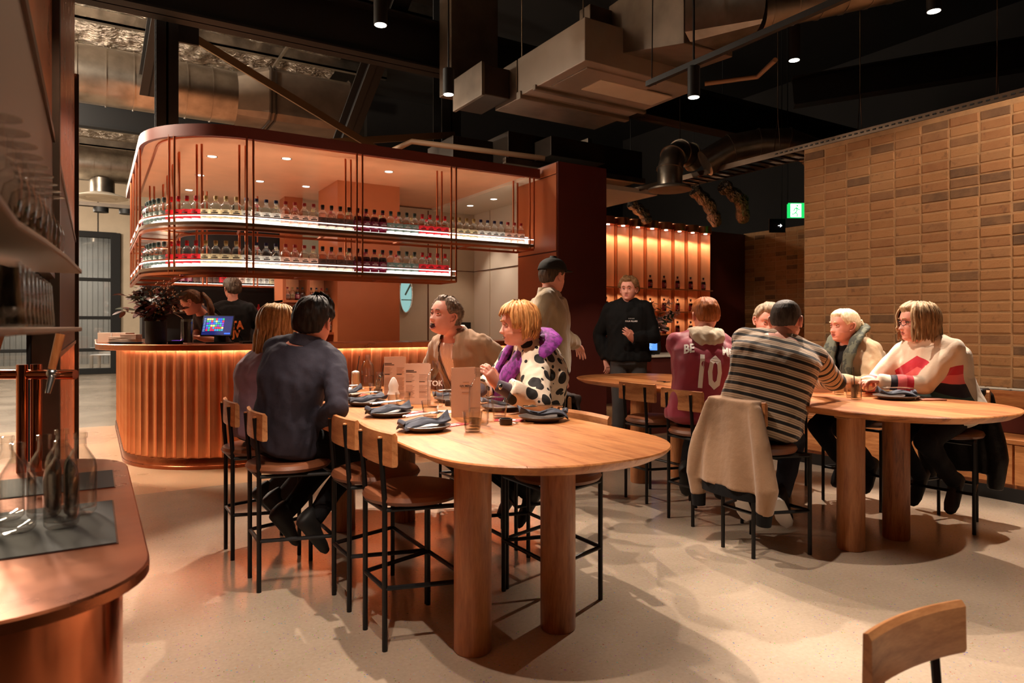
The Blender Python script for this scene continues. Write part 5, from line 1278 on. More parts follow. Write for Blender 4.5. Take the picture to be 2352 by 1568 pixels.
def torso(mb, f, infl=0.0, t0=-.2, t1=1.1, extra=0.0, n=24):
    R = []; T = [q for q in f.tor if t0 <= q[0] <= t1]
    def row(t):
        ts = [q[0] for q in f.tor]; return (t, np.interp(t, ts, [q[1] for q in f.tor]), np.interp(t, ts, [q[2] for q in f.tor]))
    if t0 > f.tor[0][0]: T = [row(t0)]+T
    for t, hw, hd in T:
        k = max(0, min(1, t)); Rv = f.Rh.lerp(f.Rs, k).normalized(); Fv = f.U.cross(Rv); c = centre(f, t)
        g = f.g if t < .85 else (1+f.g)/2
        bw = f.belly*math.exp(-((t-.25)/.25)**2)
        hw = hw*f.s*g+infl+extra*max(0, .4-t); hd = hd*f.s*g+infl
        R.append([c+Rv*hw*math.copysign(abs(math.cos(a))**.85, math.cos(a))+Fv*(hd*math.copysign(abs(math.sin(a))**.85, math.sin(a))+(bw*max(0, math.sin(a)))) for a in [2*PI*j/n for j in range(n)]])
    mb.rings(R)
def arm(mb, f, k, infl=0.0, upto=1.0, r=(.056, .052, .043, .040, .036, .027)):
    s = f.s*(.75+.25*f.g); S_, E_, W_ = f.S[k], f.E[k], f.W[k]
    up = [S_.lerp(E_, t) for t in (0, .4, .85)]; fo = [E_.lerp(W_, t) for t in (.0, .3, .65, 1.0)]
    P_ = up+fo; rr = [r[0], r[1], r[2], r[2]*.98, r[3]*1.03, r[4]*.95, r[5]]; rr = [x*s+infl for x in rr]
    if upto < 1:
        if upto <= .5: P_ = [S_.lerp(E_, t) for t in (0, .4, upto*2)]; rr = [r[0]*s+infl, r[1]*s+infl, r[1]*s+infl*1.3]
        else: P_ = up+[E_, E_.lerp(W_, (upto-.5)*2)]; rr = rr[:4]+[rr[4]]
    mb.tube(P_, rr, 14); mb.sph(S_, rr[0]*.96, 14, 10)
    mb.tube([f.neck-f.U*.035*f.s, f.neck.lerp(S_, .5)-f.U*.012*f.s, S_], [.060*s+infl*.7, .056*s+infl, rr[0]*.98], 14)
    if len(P_) > 4: mb.sph(E_, rr[3]*1.0, 12, 8)
def leg(mb, f, k, infl=0.0, r=(.088, .078, .058, .054, .05, .036)):
    s = f.s*(.7+.3*f.g); H_2, K_, A_ = f.H[k], f.K[k], f.A[k]
    mb.tube([H_2, H_2.lerp(K_, .45), H_2.lerp(K_, .9), K_.lerp(A_, .08), K_.lerp(A_, .35), A_], [x*s+infl for x in r], 14); mb.sph(K_, r[3]*s*1.02+infl, 12, 8); mb.sph(H_2, r[0]*s*1.05+infl, 12, 8)
def segd(co, a, b):
    a = np.array(a); b = np.array(b); d = b-a; t = np.clip(((co-a) @ d)/(d @ d), 0, 1); return np.linalg.norm(co-a-t[:, None]*d, axis=1), t
def put_attrs(me, f, co):
    a = (co-np.array(f.hip)) @ np.array(f.Rs); b = (co-np.array(f.hip)) @ np.array(f.Fs); c = ((co-np.array(f.hip)) @ np.array(f.U))/f.len
    dt, tt = segd(co, f.hip, f.neck); tor = np.sqrt((a/.165)**2+(b/.115)**2)*.115-.115*f.g
    al = np.zeros(len(co)); best = np.minimum(tor, 9)
    for k in 'RL':
        d1, t1 = segd(co, f.S[k], f.E[k]); d2, t2 = segd(co, f.E[k], f.W[k])
        da = np.minimum(d1, d2)-.048; l = np.where(d1 < d2, t1*.29, .29+t2*.265); m = (da < best+f.abias) & (l > .015); al = np.where(m, l+.001, al); best = np.where(m, da, best)
    at = me.attributes.new('tc', 'FLOAT_VECTOR', 'POINT'); at.data.foreach_set('vector', np.stack([a, b, c], 1).astype(np.float32).ravel())
    at = me.attributes.new('al', 'FLOAT', 'POINT'); at.data.foreach_set('value', al.astype(np.float32))
    return a, b, c, al
def garment(name, f, m, parent, infl=.014, sleeves=1.0, t0=-.12, t1=.97, vox=.0095, fold=.0045, ff=26, seed=1, extra=.0, cut=None, torso_on=True, sinf=None, it=4, arms='RL', more=None):
    mb = MB()
    if torso_on: torso(mb, f, infl, t0, t1, extra)
    if sleeves:
        for k in arms: arm(mb, f, k, (infl if sinf is None else sinf), sleeves)
    if more: more(mb)
    co, nr, fs = remesh(mb, vox, it)
    d = folds(co, seed, ff*1.25)+.5*folds(co, seed+50, ff*2.6, (1, 1, .6)); co = co+nr*(d*fold*1.35)[:, None]
    me = np_mesh(name, co, fs)
    a, b, c, al = put_attrs(me, f, co)
    if cut is not None:
        kill = cut(a, b, c, al); keep = [fc for fc in fs if not all(kill[i] for i in fc)]
        me2 = np_mesh(name, co, keep); put_attrs(me2, f, co); bpy.data.meshes.remove(me); me = me2
    o = mkobj(name, me, m, parent)
    return o
def trousers(f, m, parent, infl=.012, seed=3, fold=.004, name='trousers'):
    mb = MB(); torso(mb, f, infl*.7, -.17, .22)
    for k in 'RL': leg(mb, f, k, infl)
    co, nr, fs = remesh(mb, .011, 4); co = co+nr*(folds(co, seed, 24)*fold)[:, None]
    return mkobj(name, np_mesh(name, co, fs), m, parent)
def shoes(f, m, parent, sole=None, fdir=None):
    for k in 'RL':
        A_ = f.A[k]; sh = (A_-f.K[k]).normalized(); F_ = V(fdir) if fdir else f.Fw.copy()
        F_ = (F_-sh*F_.dot(sh)); F_.z = min(F_.z, .1); F_.normalize(); U_ = -sh; Rt = F_.cross(U_).normalized(); U_ = Rt.cross(F_)
        R = []
        for x, w_, h0, h1 in ((-.075, .022, -.065, -.0), (-.06, .036, -.08, .045), (-.01, .040, -.08, .05), (.06, .043, -.08, .0), (.13, .047, -.08, -.025), (.175, .036, -.08, -.04), (.192, .016, -.074, -.055)):
            R.append([A_+F_*x+Rt*w_*math.cos(2*PI*j/12)+U_*((h0+h1)/2+(h1-h0)/2*math.sin(2*PI*j/12)) for j in range(12)])
        o = MB().rings(R).build('shoe', m, parent, smooth=60)
        if sole:
            R = [[A_+F_*x+Rt*w_*1.04*math.cos(2*PI*j/12)+U_*(-.078+.011*math.sin(2*PI*j/12)) for j in range(12)] for x, w_ in ((-.078, .02), (-.06, .038), (-.01, .042), (.06, .045), (.13, .049), (.178, .036), (.196, .014))]
            MB().rings(R).build('sole', sole, o, smooth=60)
def body(f, parent, hpos, hyaw, hpitch=0, hroll=0, hs=1.0, jaw=1.0, laugh=False, smile=False, brow='hair', hands=None, legs_on=True, bare=0.0):
    """one continuous body mesh: torso, limbs, neck, hands with fingers, head with face"""
    mb = MB(); torso(mb, f, -.004, -.17, 1.0)
    for k in 'RL':
        arm(mb, f, k, 0)
        if legs_on: leg(mb, f, k, -.004)
    hy = math.radians(hyaw); Fh = V((math.cos(hy)*math.cos(math.radians(hpitch)), math.sin(hy)*math.cos(math.radians(hpitch)), math.sin(math.radians(hpitch))))
    Rh = V((math.sin(hy), -math.cos(hy), 0)); Uh = Rh.cross(Fh)
    if hroll: q = Matrix.Rotation(math.radians(hroll), 3, Fh); Rh = q @ Rh; Uh = q @ Uh
    hc = V(hpos); M = Matrix(((Rh.x, Fh.x, Uh.x, hc.x), (Rh.y, Fh.y, Uh.y, hc.y), (Rh.z, Fh.z, Uh.z, hc.z), (0, 0, 0, 1))) @ Matrix.Scale(hs, 4)
    nk = .056 if f.sex == 'm' else .047
    hb = M @ V((0, -.025, -.05)); mb.tube([f.neck-f.U*.05, f.neck+f.U*.02, f.neck.lerp(hb, .5), hb, M @ V((0, -.02, .0))], [nk*1.35*f.s, nk*1.12*f.s, nk*hs, nk*hs, nk*hs], 16)
    co, nr, fs = remesh(mb, .012, 3)
    out = MB(); out.add([V(p) for p in co], fs, 0)
    for vs, fs_, mi in head_parts(jaw, laugh, smile):
        k = len(out.v); out.v += [tuple(M @ V(p)) for p in vs]; out.f += [tuple(i+k for i in q) for q in fs_]; out.m += mi
    for k, sg in (('R', 1), ('L', -1)):
        hcfg = (hands or {}).get(k, {}); curl = hcfg.get('curl', .45); d = V(hcfg['dir']).normalized() if 'dir' in hcfg else (f.W[k]-f.E[k]).normalized()
        up = V(hcfg.get('back', (0, 0, 1))); up = (up-d*up.dot(d)).normalized() if abs(up.normalized().dot(d)) < .98 else d.orthogonal().normalized()
        # hand frame: x fingers, z back of hand, thumb side +y for the left hand
        y = up.cross(d); side = 1 if k == 'L' else -1
        side = -side
        Mh = Matrix(((d.x, y.x, up.x, f.W[k].x), (d.y, y.y, up.y, f.W[k].y), (d.z, y.z, up.z, f.W[k].z), (0, 0, 0, 1))) @ Matrix.Scale(f.s*(.97 if f.sex == 'm' else .88), 4)
        hco, hfs = hand_mesh(curl, hcfg.get('spread', .5), side, hcfg.get('thumb', .4))
        out.add([Mh @ V(p) for p in hco], hfs, 0)
    me = out.mesh('body', 0); me.polygons.foreach_set('use_smooth', [True]*len(me.polygons))
    sk = list(SKINS); sk[4] = brow
    o = mkobj('body', me, sk, parent); f.M = M; return o
def hair(f, parent, parts, m, name='hair'):
    mb = MB()
    for vs, fs in parts: mb.add([f.M @ V(p) for p in vs], fs)
    me = mb.mesh(name, 0); me.polygons.foreach_set('use_smooth', [True]*len(me.polygons)); return mkobj(name, me, m, parent)
def glasses(f, parent, m='black_matt'):
    mb = MB()
    for s in (-1, 1):
        mb.tube([f.M @ V((.032*s+.021*math.cos(a), .100-.012*abs(math.cos(a))*(1 if s*math.cos(a) > 0 else 0), .0+.017*math.sin(a))) for a in [2*PI*j/16 for j in range(16)]], .0018, 6, loop=True)
        mb.tube([f.M @ V(p) for p in ((.053*s, .088, .004), (.075*s, .06, .006), (.083*s, .0, .006), (.083*s, -.02, -.004))], .0018, 6)
    mb.tube([f.M @ V(p) for p in ((-.011, .104, .004), (0, .107, .006), (.011, .104, .004))], .0018, 6); return mb.build('glasses', m, parent)
def collar(f, m, parent, r=.068, h=.04, flare=.02, name='collar', gap=.5, back=.015):
    """shirt collar: stand-up band folded over, open at the front"""
    n = 26; R = []; Rv, Fv = f.Rs, f.Fs; c0 = f.neck-f.U*.02
    for i in range(n+1):
        a = PI/2+gap*.5+(2*PI-gap)*i/n; d = Rv*math.cos(a)+Fv*math.sin(a)*1.0; dn = max(0, math.sin(a))*.045
        R.append([c0+d*r*f.s-f.U*dn, c0+d*r*.94*f.s+f.U*(h-dn), c0+d*(r*.98+.006)*f.s+f.U*(h+.003-dn), c0+d*(r+flare)*f.s+f.U*(-.008-dn*1.3), c0+d*(r+flare-.004)*f.s+f.U*(-.012-dn*1.3)])
    return MB().rings(R).build(name, m, parent, smooth=60)
def stripes_mat(name, stops, period, rough=.85, attr='c', sc=1.0, alsc=1.0):
    m, nt, b = nodes_of(name)
    a1 = nt.nodes.new('ShaderNodeAttribute'); a1.attribute_name = 'tc'; a2 = nt.nodes.new('ShaderNodeAttribute'); a2.attribute_name = 'al'
    sp = nt.nodes.new('ShaderNodeSeparateXYZ'); nt.links.new(a1.outputs['Vector'], sp.inputs[0])
    isarm = mth(nt, 'GREATER_THAN', a2.outputs['Fac'], .0005)
    t = mth(nt, 'MULTIPLY', sp.outputs[2], sc/period); u = mth(nt, 'MULTIPLY', a2.outputs['Fac'], alsc/period)
    w_ = mth(nt, 'ADD', mth(nt, 'MULTIPLY', t, mth(nt, 'SUBTRACT', 1.0, isarm)), mth(nt, 'MULTIPLY', u, isarm))
    fr = mth(nt, 'FRACT', w_)
    nt.links.new(ramp(nt, fr, stops, 'CONSTANT'), b.inputs['Base Color']); b.inputs['Roughness'].default_value = rough
    b.inputs['Sheen Weight'].default_value = .2; bump(nt, b, noise_tex(nt, coords(nt), 14, 3), .25, .02); return m
def cloth(name, col, rough=.85, var=.06, fine=220, big=.25, sheen=.2):
    m, nt, b = nodes_of(name); v = coords(nt)
    f = noise_tex(nt, v, 7, 3); lo = tuple(x*(1-var) for x in col[:3])+(1,); hi = tuple(min(1, x*(1+var)) for x in col[:3])+(1,)
    nt.links.new(ramp(nt, f, [(.3, lo), (.7, hi)]), b.inputs['Base Color']); b.inputs['Roughness'].default_value = rough; b.inputs['Sheen Weight'].default_value = sheen if sum(col[:3]) > .2 else 0
    b.inputs['Specular IOR Level'].default_value = .25
    h = mth(nt, 'MULTIPLY_ADD', noise_tex(nt, v, fine, 2), .12, noise_tex(nt, v, 13, 3)); bump(nt, b, h, big, .02); return m
def project_print(f, parent, target, mbs, name, m, off=.003):
    """wrap flat lettering (a, c in metres in the torso frame) on the back (b<0) or front of a garment"""
    from mathutils.bvhtree import BVHTree
    me = target.data; bv = BVHTree.FromPolygons([v.co for v in me.vertices], [p.vertices for p in me.polygons])
    out = []
    for a, sgn, c in mbs.v:
        o = f.hip+f.Rs*a+f.U*c+f.Fs*sgn*.6; h = bv.ray_cast(o, -f.Fs*sgn)
        p = h[0] if h[0] is not None else o-f.Fs*sgn*.45; out.append(p+f.Fs*sgn*off)
    r = MB(); r.add(out, mbs.f); me2 = r.mesh(name, 0); return mkobj(name, me2, m, parent)
def subdiv(vs, fs, n=2):
    bm = bmesh.new(); vv = [bm.verts.new(v) for v in vs]
    for f_ in fs:
        try: bm.faces.new([vv[i] for i in f_])
        except ValueError: pass
    bmesh.ops.triangulate(bm, faces=bm.faces[:])
    for _ in range(n): bmesh.ops.subdivide_edges(bm, edges=[e for e in bm.edges if e.calc_length() > .012], cuts=1)
    bm.verts.index_update(); o = ([tuple(v.co) for v in bm.verts], [tuple(v.index for v in f_.verts) for f_ in bm.faces]); bm.free(); return o
# ---------------------------------------------------------------- garment materials
for n_, a_, b_ in (('hair_black', RGB(18, 14, 12), RGB(46, 36, 30)), ('hair_blond', RGB(150, 108, 60), RGB(214, 176, 118)), ('hair_greybrown', RGB(66, 52, 42), RGB(140, 118, 100)), ('hair_ginger', RGB(150, 92, 44), RGB(220, 160, 96)), ('hair_lightbrown', RGB(92, 62, 38), RGB(150, 110, 70)), ('hair_red', RGB(120, 62, 24), RGB(176, 100, 44)), ('hair_buzz', RGB(44, 38, 34), RGB(84, 76, 70)), ('hair_grey', RGB(110, 96, 82), RGB(184, 164, 138)), ('hair_platinum', RGB(206, 176, 136), RGB(240, 222, 190)), ('hair_bob', RGB(110, 84, 58), RGB(190, 160, 120)), ('hair_brown', RGB(70, 46, 28), RGB(134, 92, 56)), ('hair_dark', RGB(44, 32, 24), RGB(84, 64, 48))): hairmat(n_, a_, b_)
MATS['hair'] = MATS['hair_brown']
cloth('navy_shirt', RGB(56, 54, 66)); cloth('mauve', RGB(150, 118, 134)); cloth('tan_blazer', RGB(150, 118, 90), .9, .05, 260); cloth('black_cloth', RGB(12, 11, 12)); cloth('black_knit', RGB(18, 16, 17)); cloth('fleece', RGB(156, 138, 110), .95, .07, 120, .35, .5)
cloth('hoodie_black', RGB(9, 9, 10)); cloth('jeans', RGB(48, 54, 66)); cloth('jeans_grey', RGB(66, 64, 64)); cloth('dark_trousers', RGB(12, 11, 14)); cloth('cream_sleeve', RGB(205, 190, 166)); cloth('beige_jacket', RGB(176, 152, 122)); cloth('tan_jacket', RGB(150, 118, 90), .8, .05, 160, .3); cloth('dark_polo', RGB(26, 25, 28)); cloth('tee', RGB(16, 14, 14)); cloth('tee_grey', RGB(62, 58, 64)); cloth('puffer', RGB(26, 23, 23), .45, .1, 40, .5); cloth('cap_cloth', RGB(34, 33, 30)); cloth('grey_knit', RGB(84, 74, 84)); cloth('brown_knit', RGB(40, 28, 24))
cloth('white_jumper0', RGB(232, 214, 190))
stripes_mat('striped_jumper', [(0, RGB(16, 14, 16)), (.36, RGB(196, 172, 146)), (.52, RGB(120, 98, 80)), (.60, RGB(196, 172, 146)), (.74, RGB(150, 126, 104)), (.82, RGB(196, 172, 146)), (.99, RGB(16, 14, 16))], .046, sc=.48)
# pink shirt with fine vertical stripes
m, nt, b = nodes_of('pink_shirt'); a1 = nt.nodes.new('ShaderNodeAttribute'); a1.attribute_name = 'tc'; sp_ = nt.nodes.new('ShaderNodeSeparateXYZ'); nt.links.new(a1.outputs['Vector'], sp_.inputs[0])
nt.links.new(ramp(nt, mth(nt, 'FRACT', mth(nt, 'MULTIPLY', sp_.outputs[0], 70)), [(0, RGB(244, 226, 214)), (.6, RGB(212, 172, 160))], 'CONSTANT'), b.inputs['Base Color']); b.inputs['Roughness'].default_value = .8
# polka dots: black spots of several sizes on cream
m, nt, b = nodes_of('polka'); v = coords(nt, scale=(1, 1, 1)); col = RGB(222, 204, 184)
def spots(scale, thr, seed, prev):
    vo = nt.nodes.new('ShaderNodeTexVoronoi'); vo.inputs['Scale'].default_value = scale; vo.inputs['Randomness'].default_value = .55
    mp = nt.nodes.new('ShaderNodeMapping'); mp.inputs['Location'].default_value = (seed, seed*2, 0); nt.links.new(v, mp.inputs[0]); nt.links.new(mp.outputs[0], vo.inputs['Vector'])
    return mixc(nt, mth(nt, 'LESS_THAN', vo.outputs['Distance'], thr), prev, RGB(24, 20, 20))
cc = spots(11, .40, .3, col); cc = spots(19, .20, .7, cc)
nt.links.new(cc, b.inputs['Base Color']); b.inputs['Roughness'].default_value = .8; bump(nt, b, noise_tex(nt, v, 16, 3), .3, .02)
# white jumper with wavy bands across the chest and forearms
m, nt, b = nodes_of('band_jumper'); a1 = nt.nodes.new('ShaderNodeAttribute'); a1.attribute_name = 'tc'; a2 = nt.nodes.new('ShaderNodeAttribute'); a2.attribute_name = 'al'; sp_ = nt.nodes.new('ShaderNodeSeparateXYZ'); nt.links.new(a1.outputs['Vector'], sp_.inputs[0])
hgt = mth(nt, 'ADD', sp_.outputs[2], mth(nt, 'MULTIPLY', mth(nt, 'ABSOLUTE', sp_.outputs[0]), 1.0))
band = ramp(nt, hgt, [(0, RGB(232, 214, 190)), (.28, RGB(60, 84, 76)), (.42, RGB(34, 26, 40)), (.57, RGB(236, 110, 112)), (.70, RGB(206, 40, 62)), (.83, RGB(232, 214, 190))], 'CONSTANT')
front = mth(nt, 'GREATER_THAN', sp_.outputs[1], .015)
armb = ramp(nt, a2.outputs['Fac'], [(0, RGB(232, 214, 190)), (.36, RGB(206, 40, 62)), (.40, RGB(236, 110, 112)), (.45, RGB(34, 26, 40)), (.49, RGB(232, 214, 190))], 'CONSTANT')
isarm = mth(nt, 'GREATER_THAN', a2.outputs['Fac'], .0005)
nt.links.new(mixc(nt, isarm, mixc(nt, front, RGB(232, 214, 190), band), armb), b.inputs['Base Color']); b.inputs['Roughness'].default_value = .85; b.inputs['Sheen Weight'].default_value = .3; bump(nt, b, noise_tex(nt, coords(nt), 14, 3), .25, .02)
# maroon shirt
m, nt, b = nodes_of('maroon_shirt'); a2 = nt.nodes.new('ShaderNodeAttribute'); a2.attribute_name = 'al'
nt.links.new(mixc(nt, mth(nt, 'GREATER_THAN', a2.outputs['Fac'], .03), RGB(150, 36, 62), RGB(205, 190, 166)), b.inputs['Base Color']); b.inputs['Roughness'].default_value = .55; b.inputs['Sheen Weight'].default_value = .3; bump(nt, b, noise_tex(nt, coords(nt), 10, 2), .25, .03)
m, nt, b = nodes_of('purple_scarf'); f_ = noise_tex(nt, coords(nt), 34, 4); nt.links.new(ramp(nt, f_, [(.4, RGB(84, 22, 92)), (.6, RGB(140, 44, 150))]), b.inputs['Base Color']); b.inputs['Roughness'].default_value = .75
m, nt, b = nodes_of('green_scarf'); f_ = noise_tex(nt, coords(nt), 18, 2); nt.links.new(ramp(nt, f_, [(.5, RGB(84, 86, 70)), (.53, RGB(52, 56, 48))]), b.inputs['Base Color']); b.inputs['Roughness'].default_value = .85
def person(label): return thing('person', label, 'person', (0, 0, 0))
def pin(t, f): # move the root to the figure's footing without moving the parts
    bpy.context.view_layer.update
    off = V((f.hip.x, f.hip.y, 0)); t.location = off
    for c in t.children: c.location = c.location-off
def scarf(f, parent, path, r, m, name='scarf', flat=.4):
    P_ = [f.hip+f.Rs*a+f.Fs*b+f.U*c for a, b, c in path]
    Q = []
    for i in range(len(P_)-1):
        for k in range(5):
            p0, p1, p2, p3 = P_[max(i-1, 0)], P_[i], P_[i+1], P_[min(i+2, len(P_)-1)]; t = k/5
            Q.append(.5*((2*p1)+(p2-p0)*t+(2*p0-5*p1+4*p2-p3)*t*t+(3*p1-p0-3*p2+p3)*t**3))
    Q.append(P_[-1]); rr = [r*(1+.12*math.sin(i*1.7)) for i in range(len(Q))]
    return MB().tube(Q, rr, 12, flat=flat, up=f.U).build(name, m, parent, smooth=70)
# ---------------------------------------------------------------- 1 navy shirt
p = person('dark haired person in a navy shirt seen from behind at the laid table')
f = figure((.84, 3.61, .715), (.945, 3.575, 1.20), 42, 25, 'm', .96, 1.0, .05, (.99, 3.50, .815), (1.16, 3.98, .875), (-.15, -.3, -.9), legs={'R': (1.06, 3.36, .36), 'L': (1.12, 3.62, .33)})
body(f, p, (.985, 3.59, 1.325), 44, -4, 3, 1.03, brow='hair_black', hands={'R': {'curl': .7}, 'L': {'curl': .4}})
hair(f, p, [hair_shell('quiff', .018, 3, .066, .03, .0, -.07, .5)], 'hair_black'); 
garment('shirt', f, 'navy_shirt', p, .016, 1.0, -.14, .96, fold=.0042, seed=4, extra=.02); collar(f, 'navy_shirt', p, .07, .045, .022)
trousers(f, 'dark_trousers', p); shoes(f, 'black_matt', p); pin(p, f)
# ---------------------------------------------------------------- 2 mauve top
p = person('long haired blond person in a mauve top at the laid table')
f = figure((.82, 4.17, .715), (.89, 4.17, 1.15), 14, 5, 'f', 1.02, 1.0, .03, (1.40, 4.42, .93), (1.18, 4.52, .875), (.2, -.8, -.6), legs={'R': (1.12, 4.02, .33), 'L': (1.12, 4.26, .33)})
body(f, p, (.935, 4.18, 1.305), 16, -6, 0, 1.0, brow='hair_blond', hands={'R': {'curl': .25, 'spread': 1.0}})
hair(f, p, [hair_shell('long', .018, 5, .07, .045, .0, -.08), locks(44, math.radians(58), math.radians(302), lambda d: -.30 if 85 < d < 275 else -.22, 6, .024, .012, .02), locks(10, math.radians(52), math.radians(75), -.16, 8, .018, .009), locks(14, math.radians(-70), math.radians(-20), -.10, 9, .016, .009)], 'hair_blond')
glasses(f, p); garment('top', f, 'mauve', p, .015, 1.0, -.14, .95, fold=.004, seed=8, extra=.03); trousers(f, 'jeans_grey', p); shoes(f, 'black_matt', p); pin(p, f)
# ---------------------------------------------------------------- 3 laughing, tan blazer
p = person('laughing grey haired person in a tan blazer and pink shirt')
f = figure((2.31, 4.25, .715), (2.125, 4.22, 1.225), 194, 185, 'm', 1.14, 1.03, .02, (1.90, 4.50, .885), (2.58, 3.74, .98), (.2, .8, -.6), (.6, .1, -.4), legs={'R': (1.92, 4.40, .33), 'L': (1.92, 4.08, .33)})
body(f, p, (2.045, 4.225, 1.37), 196, 12, -4, 1.06, laugh=True, brow='hair_greybrown', hands={'R': {'curl': .4}, 'L': {'curl': .5}})
hair(f, p, [hair_shell('curly', .018, 11, .086, .052, .012, -.06, .5)], 'hair_greybrown')
garment('shirt', f, 'pink_shirt', p, .010, 0, -.1, .965, fold=.003, seed=5); collar(f, 'pink_shirt', p, .073, .05, .03, gap=1.3)
garment('blazer', f, 'tan_blazer', p, .026, .97, -.16, .955, fold=.006, seed=12, extra=.03, sinf=.022, cut=lambda a, b, c, al: (b > .02) & (al < .001) & (np.abs(a) < .012+.066*np.clip((c-.12)/.6, 0, 1)) & (c > .05))
for sg in (-1, 1): # lapels
    A = []
    for i in range(9):
        t = i/8; c_ = .18+.72*t; wi = .012+.066*min(1, max(0, (c_-.12)/.6)); wl = .014+.05*math.sin(PI*min(1, t*1.05))**.8
        for e in (0, 1):
            a_ = sg*(wi-.006+e*wl); bb_ = .155*math.sqrt(max(.02, 1-(a_/.22)**2))*(1 if c_ < .75 else 1-.45*(c_-.75)/.2)
            A.append(f.hip+f.U*c_*f.len+f.Rs*a_+f.Fs*(bb_+.006-f.slouch*math.sin(PI*c_)))
    mb = MB(); mb.add(A, [(2*i, 2*i+1, 2*i+3, 2*i+2) for i in range(8)]); o = mb.build('lapel', 'tan_blazer', p, smooth=60); md = o.modifiers.new('s', 'SOLIDIFY'); md.thickness = .004
trousers(f, 'dark_trousers', p); shoes(f, 'black_matt', p); pin(p, f)
# ---------------------------------------------------------------- 4 polka dots and purple scarf
p = person('short haired blond person in a polka dot top and purple scarf')
f = figure((2.31, 3.53, .715), (2.135, 3.28, 1.195), 152, 178, 'f', 1.16, 1.0, .05, (1.86, 3.45, .885), (1.765, 3.04, 1.0), (0, .6, -.6), (.6, -.3, -.45), legs={'R': (1.93, 3.58, .33), 'L': (1.93, 3.3, .33)})
body(f, p, (2.055, 3.285, 1.312), 158, -3, 0, 1.0, jaw=1.06, smile=True, brow='hair_ginger', hands={'L': {'curl': .95, 'dir': (-.5, -.1, .8), 'back': (.1, -1, .2)}, 'R': {'curl': .5}})
hair(f, p, [hair_shell('bob', .024, 15, .062, .036, -.03, -.06, .5), locks(44, math.radians(62), math.radians(298), lambda d: -.08 if 85 < d < 275 else -.02, 16, .026, .010, .008, curl=.22), locks(12, math.radians(-58), math.radians(50), .052, 17, .020, .009)], 'hair_ginger')
garment('blouse', f, 'polka', p, .020, .86, -.14, .93, fold=.006, seed=21, extra=.03, sinf=.026); garment('undersleeve', f, 'grey_knit', p, .006, 1.0, torso_on=False, vox=.008, fold=.001, seed=2)
garment('cardigan', f, 'black_knit', p, .012, 0, .3, .965, fold=.003, seed=22)
scarf(f, p, [(.10, .20, .14), (.10, .20, .26), (.085, .16, .39), (.105, .06, .53), (.06, -.09, .575), (-.06, -.09, .575), (-.11, .06, .53), (-.10, .16, .39), (-.09, .21, .26), (-.08, .22, .10)], .068, 'purple_scarf', flat=.36)
wt = MB().cyl(f.W['L'].lerp(f.E['L'], .06), f.W['L'].lerp(f.E['L'], .14), .030, 16).build('watch_strap', 'black_matt', p); MB().sph(f.W['L'].lerp(f.E['L'], .10)+V((-.012, -.028, .004)), (.016, .007, .016), 12, 8).build('watch_face', 'steel', wt)
MB().sph(f.M @ V((-.084, -.004, -.04)), .006, 8, 6).build('earring', 'steel', p)
trousers(f, 'dark_trousers', p); shoes(f, 'black_matt', p); pin(p, f)
# ---------------------------------------------------------------- 5 cap and fleece
p = person('standing person in a dark cap and pale fleece pullover')
f = figure((2.93, 4.28, .97), (2.95, 4.275, 1.525), -42, -30, 'm', 1.08, 1.02, .0, (2.74, 4.03, .97), (3.32, 4.44, 1.17), None, (.3, -.2, -.8), sit=False)
body(f, p, (2.985, 4.275, 1.68), 8, -3, 0, 1.02, brow='hair_dark', hands={'L': {'curl': .3, 'dir': (.6, .2, -.6), 'spread': 1.0}, 'R': {'curl': .5}})
hair(f, p, [hair_shell('short', .010, 31, .06, .03, .005, -.06)], 'hair_dark')
vs = []; fs = []; NB = 40; zs = [.126-.085*i/10 for i in range(11)]
for z in zs:
    for j in range(NB): vs.append(head_point(2*PI*j/NB, min(z, .1175), .016+.010*max(0, (z-.04)/.08), False)+V((0, 0, max(0, z-.1175))))
fs = [(i*NB+j, (i+1)*NB+j, (i+1)*NB+(j+1) % NB, i*NB+(j+1) % NB) for i in range(10) for j in range(NB)]+[tuple(range(NB))]
cp = hair(f, p, [(vs, fs)], 'cap_cloth', 'cap'); cp.modifiers.new('s', 'SOLIDIFY').thickness = .003
br = []
for i in range(13):
    a = -1.0+2.0*i/12; base = head_point(a, .043, .014, False); tip = V((base.x*1.05, base.y+.075*math.cos(a*1.1), .038+.012*math.cos(a)))
    br += [base, base.lerp(tip, .5)+V((0, 0, .005)), tip]
bo = MB(); bo.add([f.M @ q for q in br], [(3*i+j, 3*i+j+1, 3*i+j+4, 3*i+j+3) for i in range(12) for j in range(2)]); o = bo.build('cap_brim', 'cap_cloth', p, smooth=60); o.modifiers.new('s', 'SOLIDIFY').thickness = .004
garment('fleece', f, 'fleece', p, .034, 1.0, -.02, .955, fold=.008, ff=18, seed=33, sinf=.03, extra=.02); collar(f, 'fleece', p, .078, .055, .014, gap=.9); collar(f, 'black_cloth', p, .070, .045, .01, 'inner_collar', gap=.4)
trousers(f, 'black_cloth', p); shoes(f, 'black_matt', p, 'white_enamel'); pin(p, f)
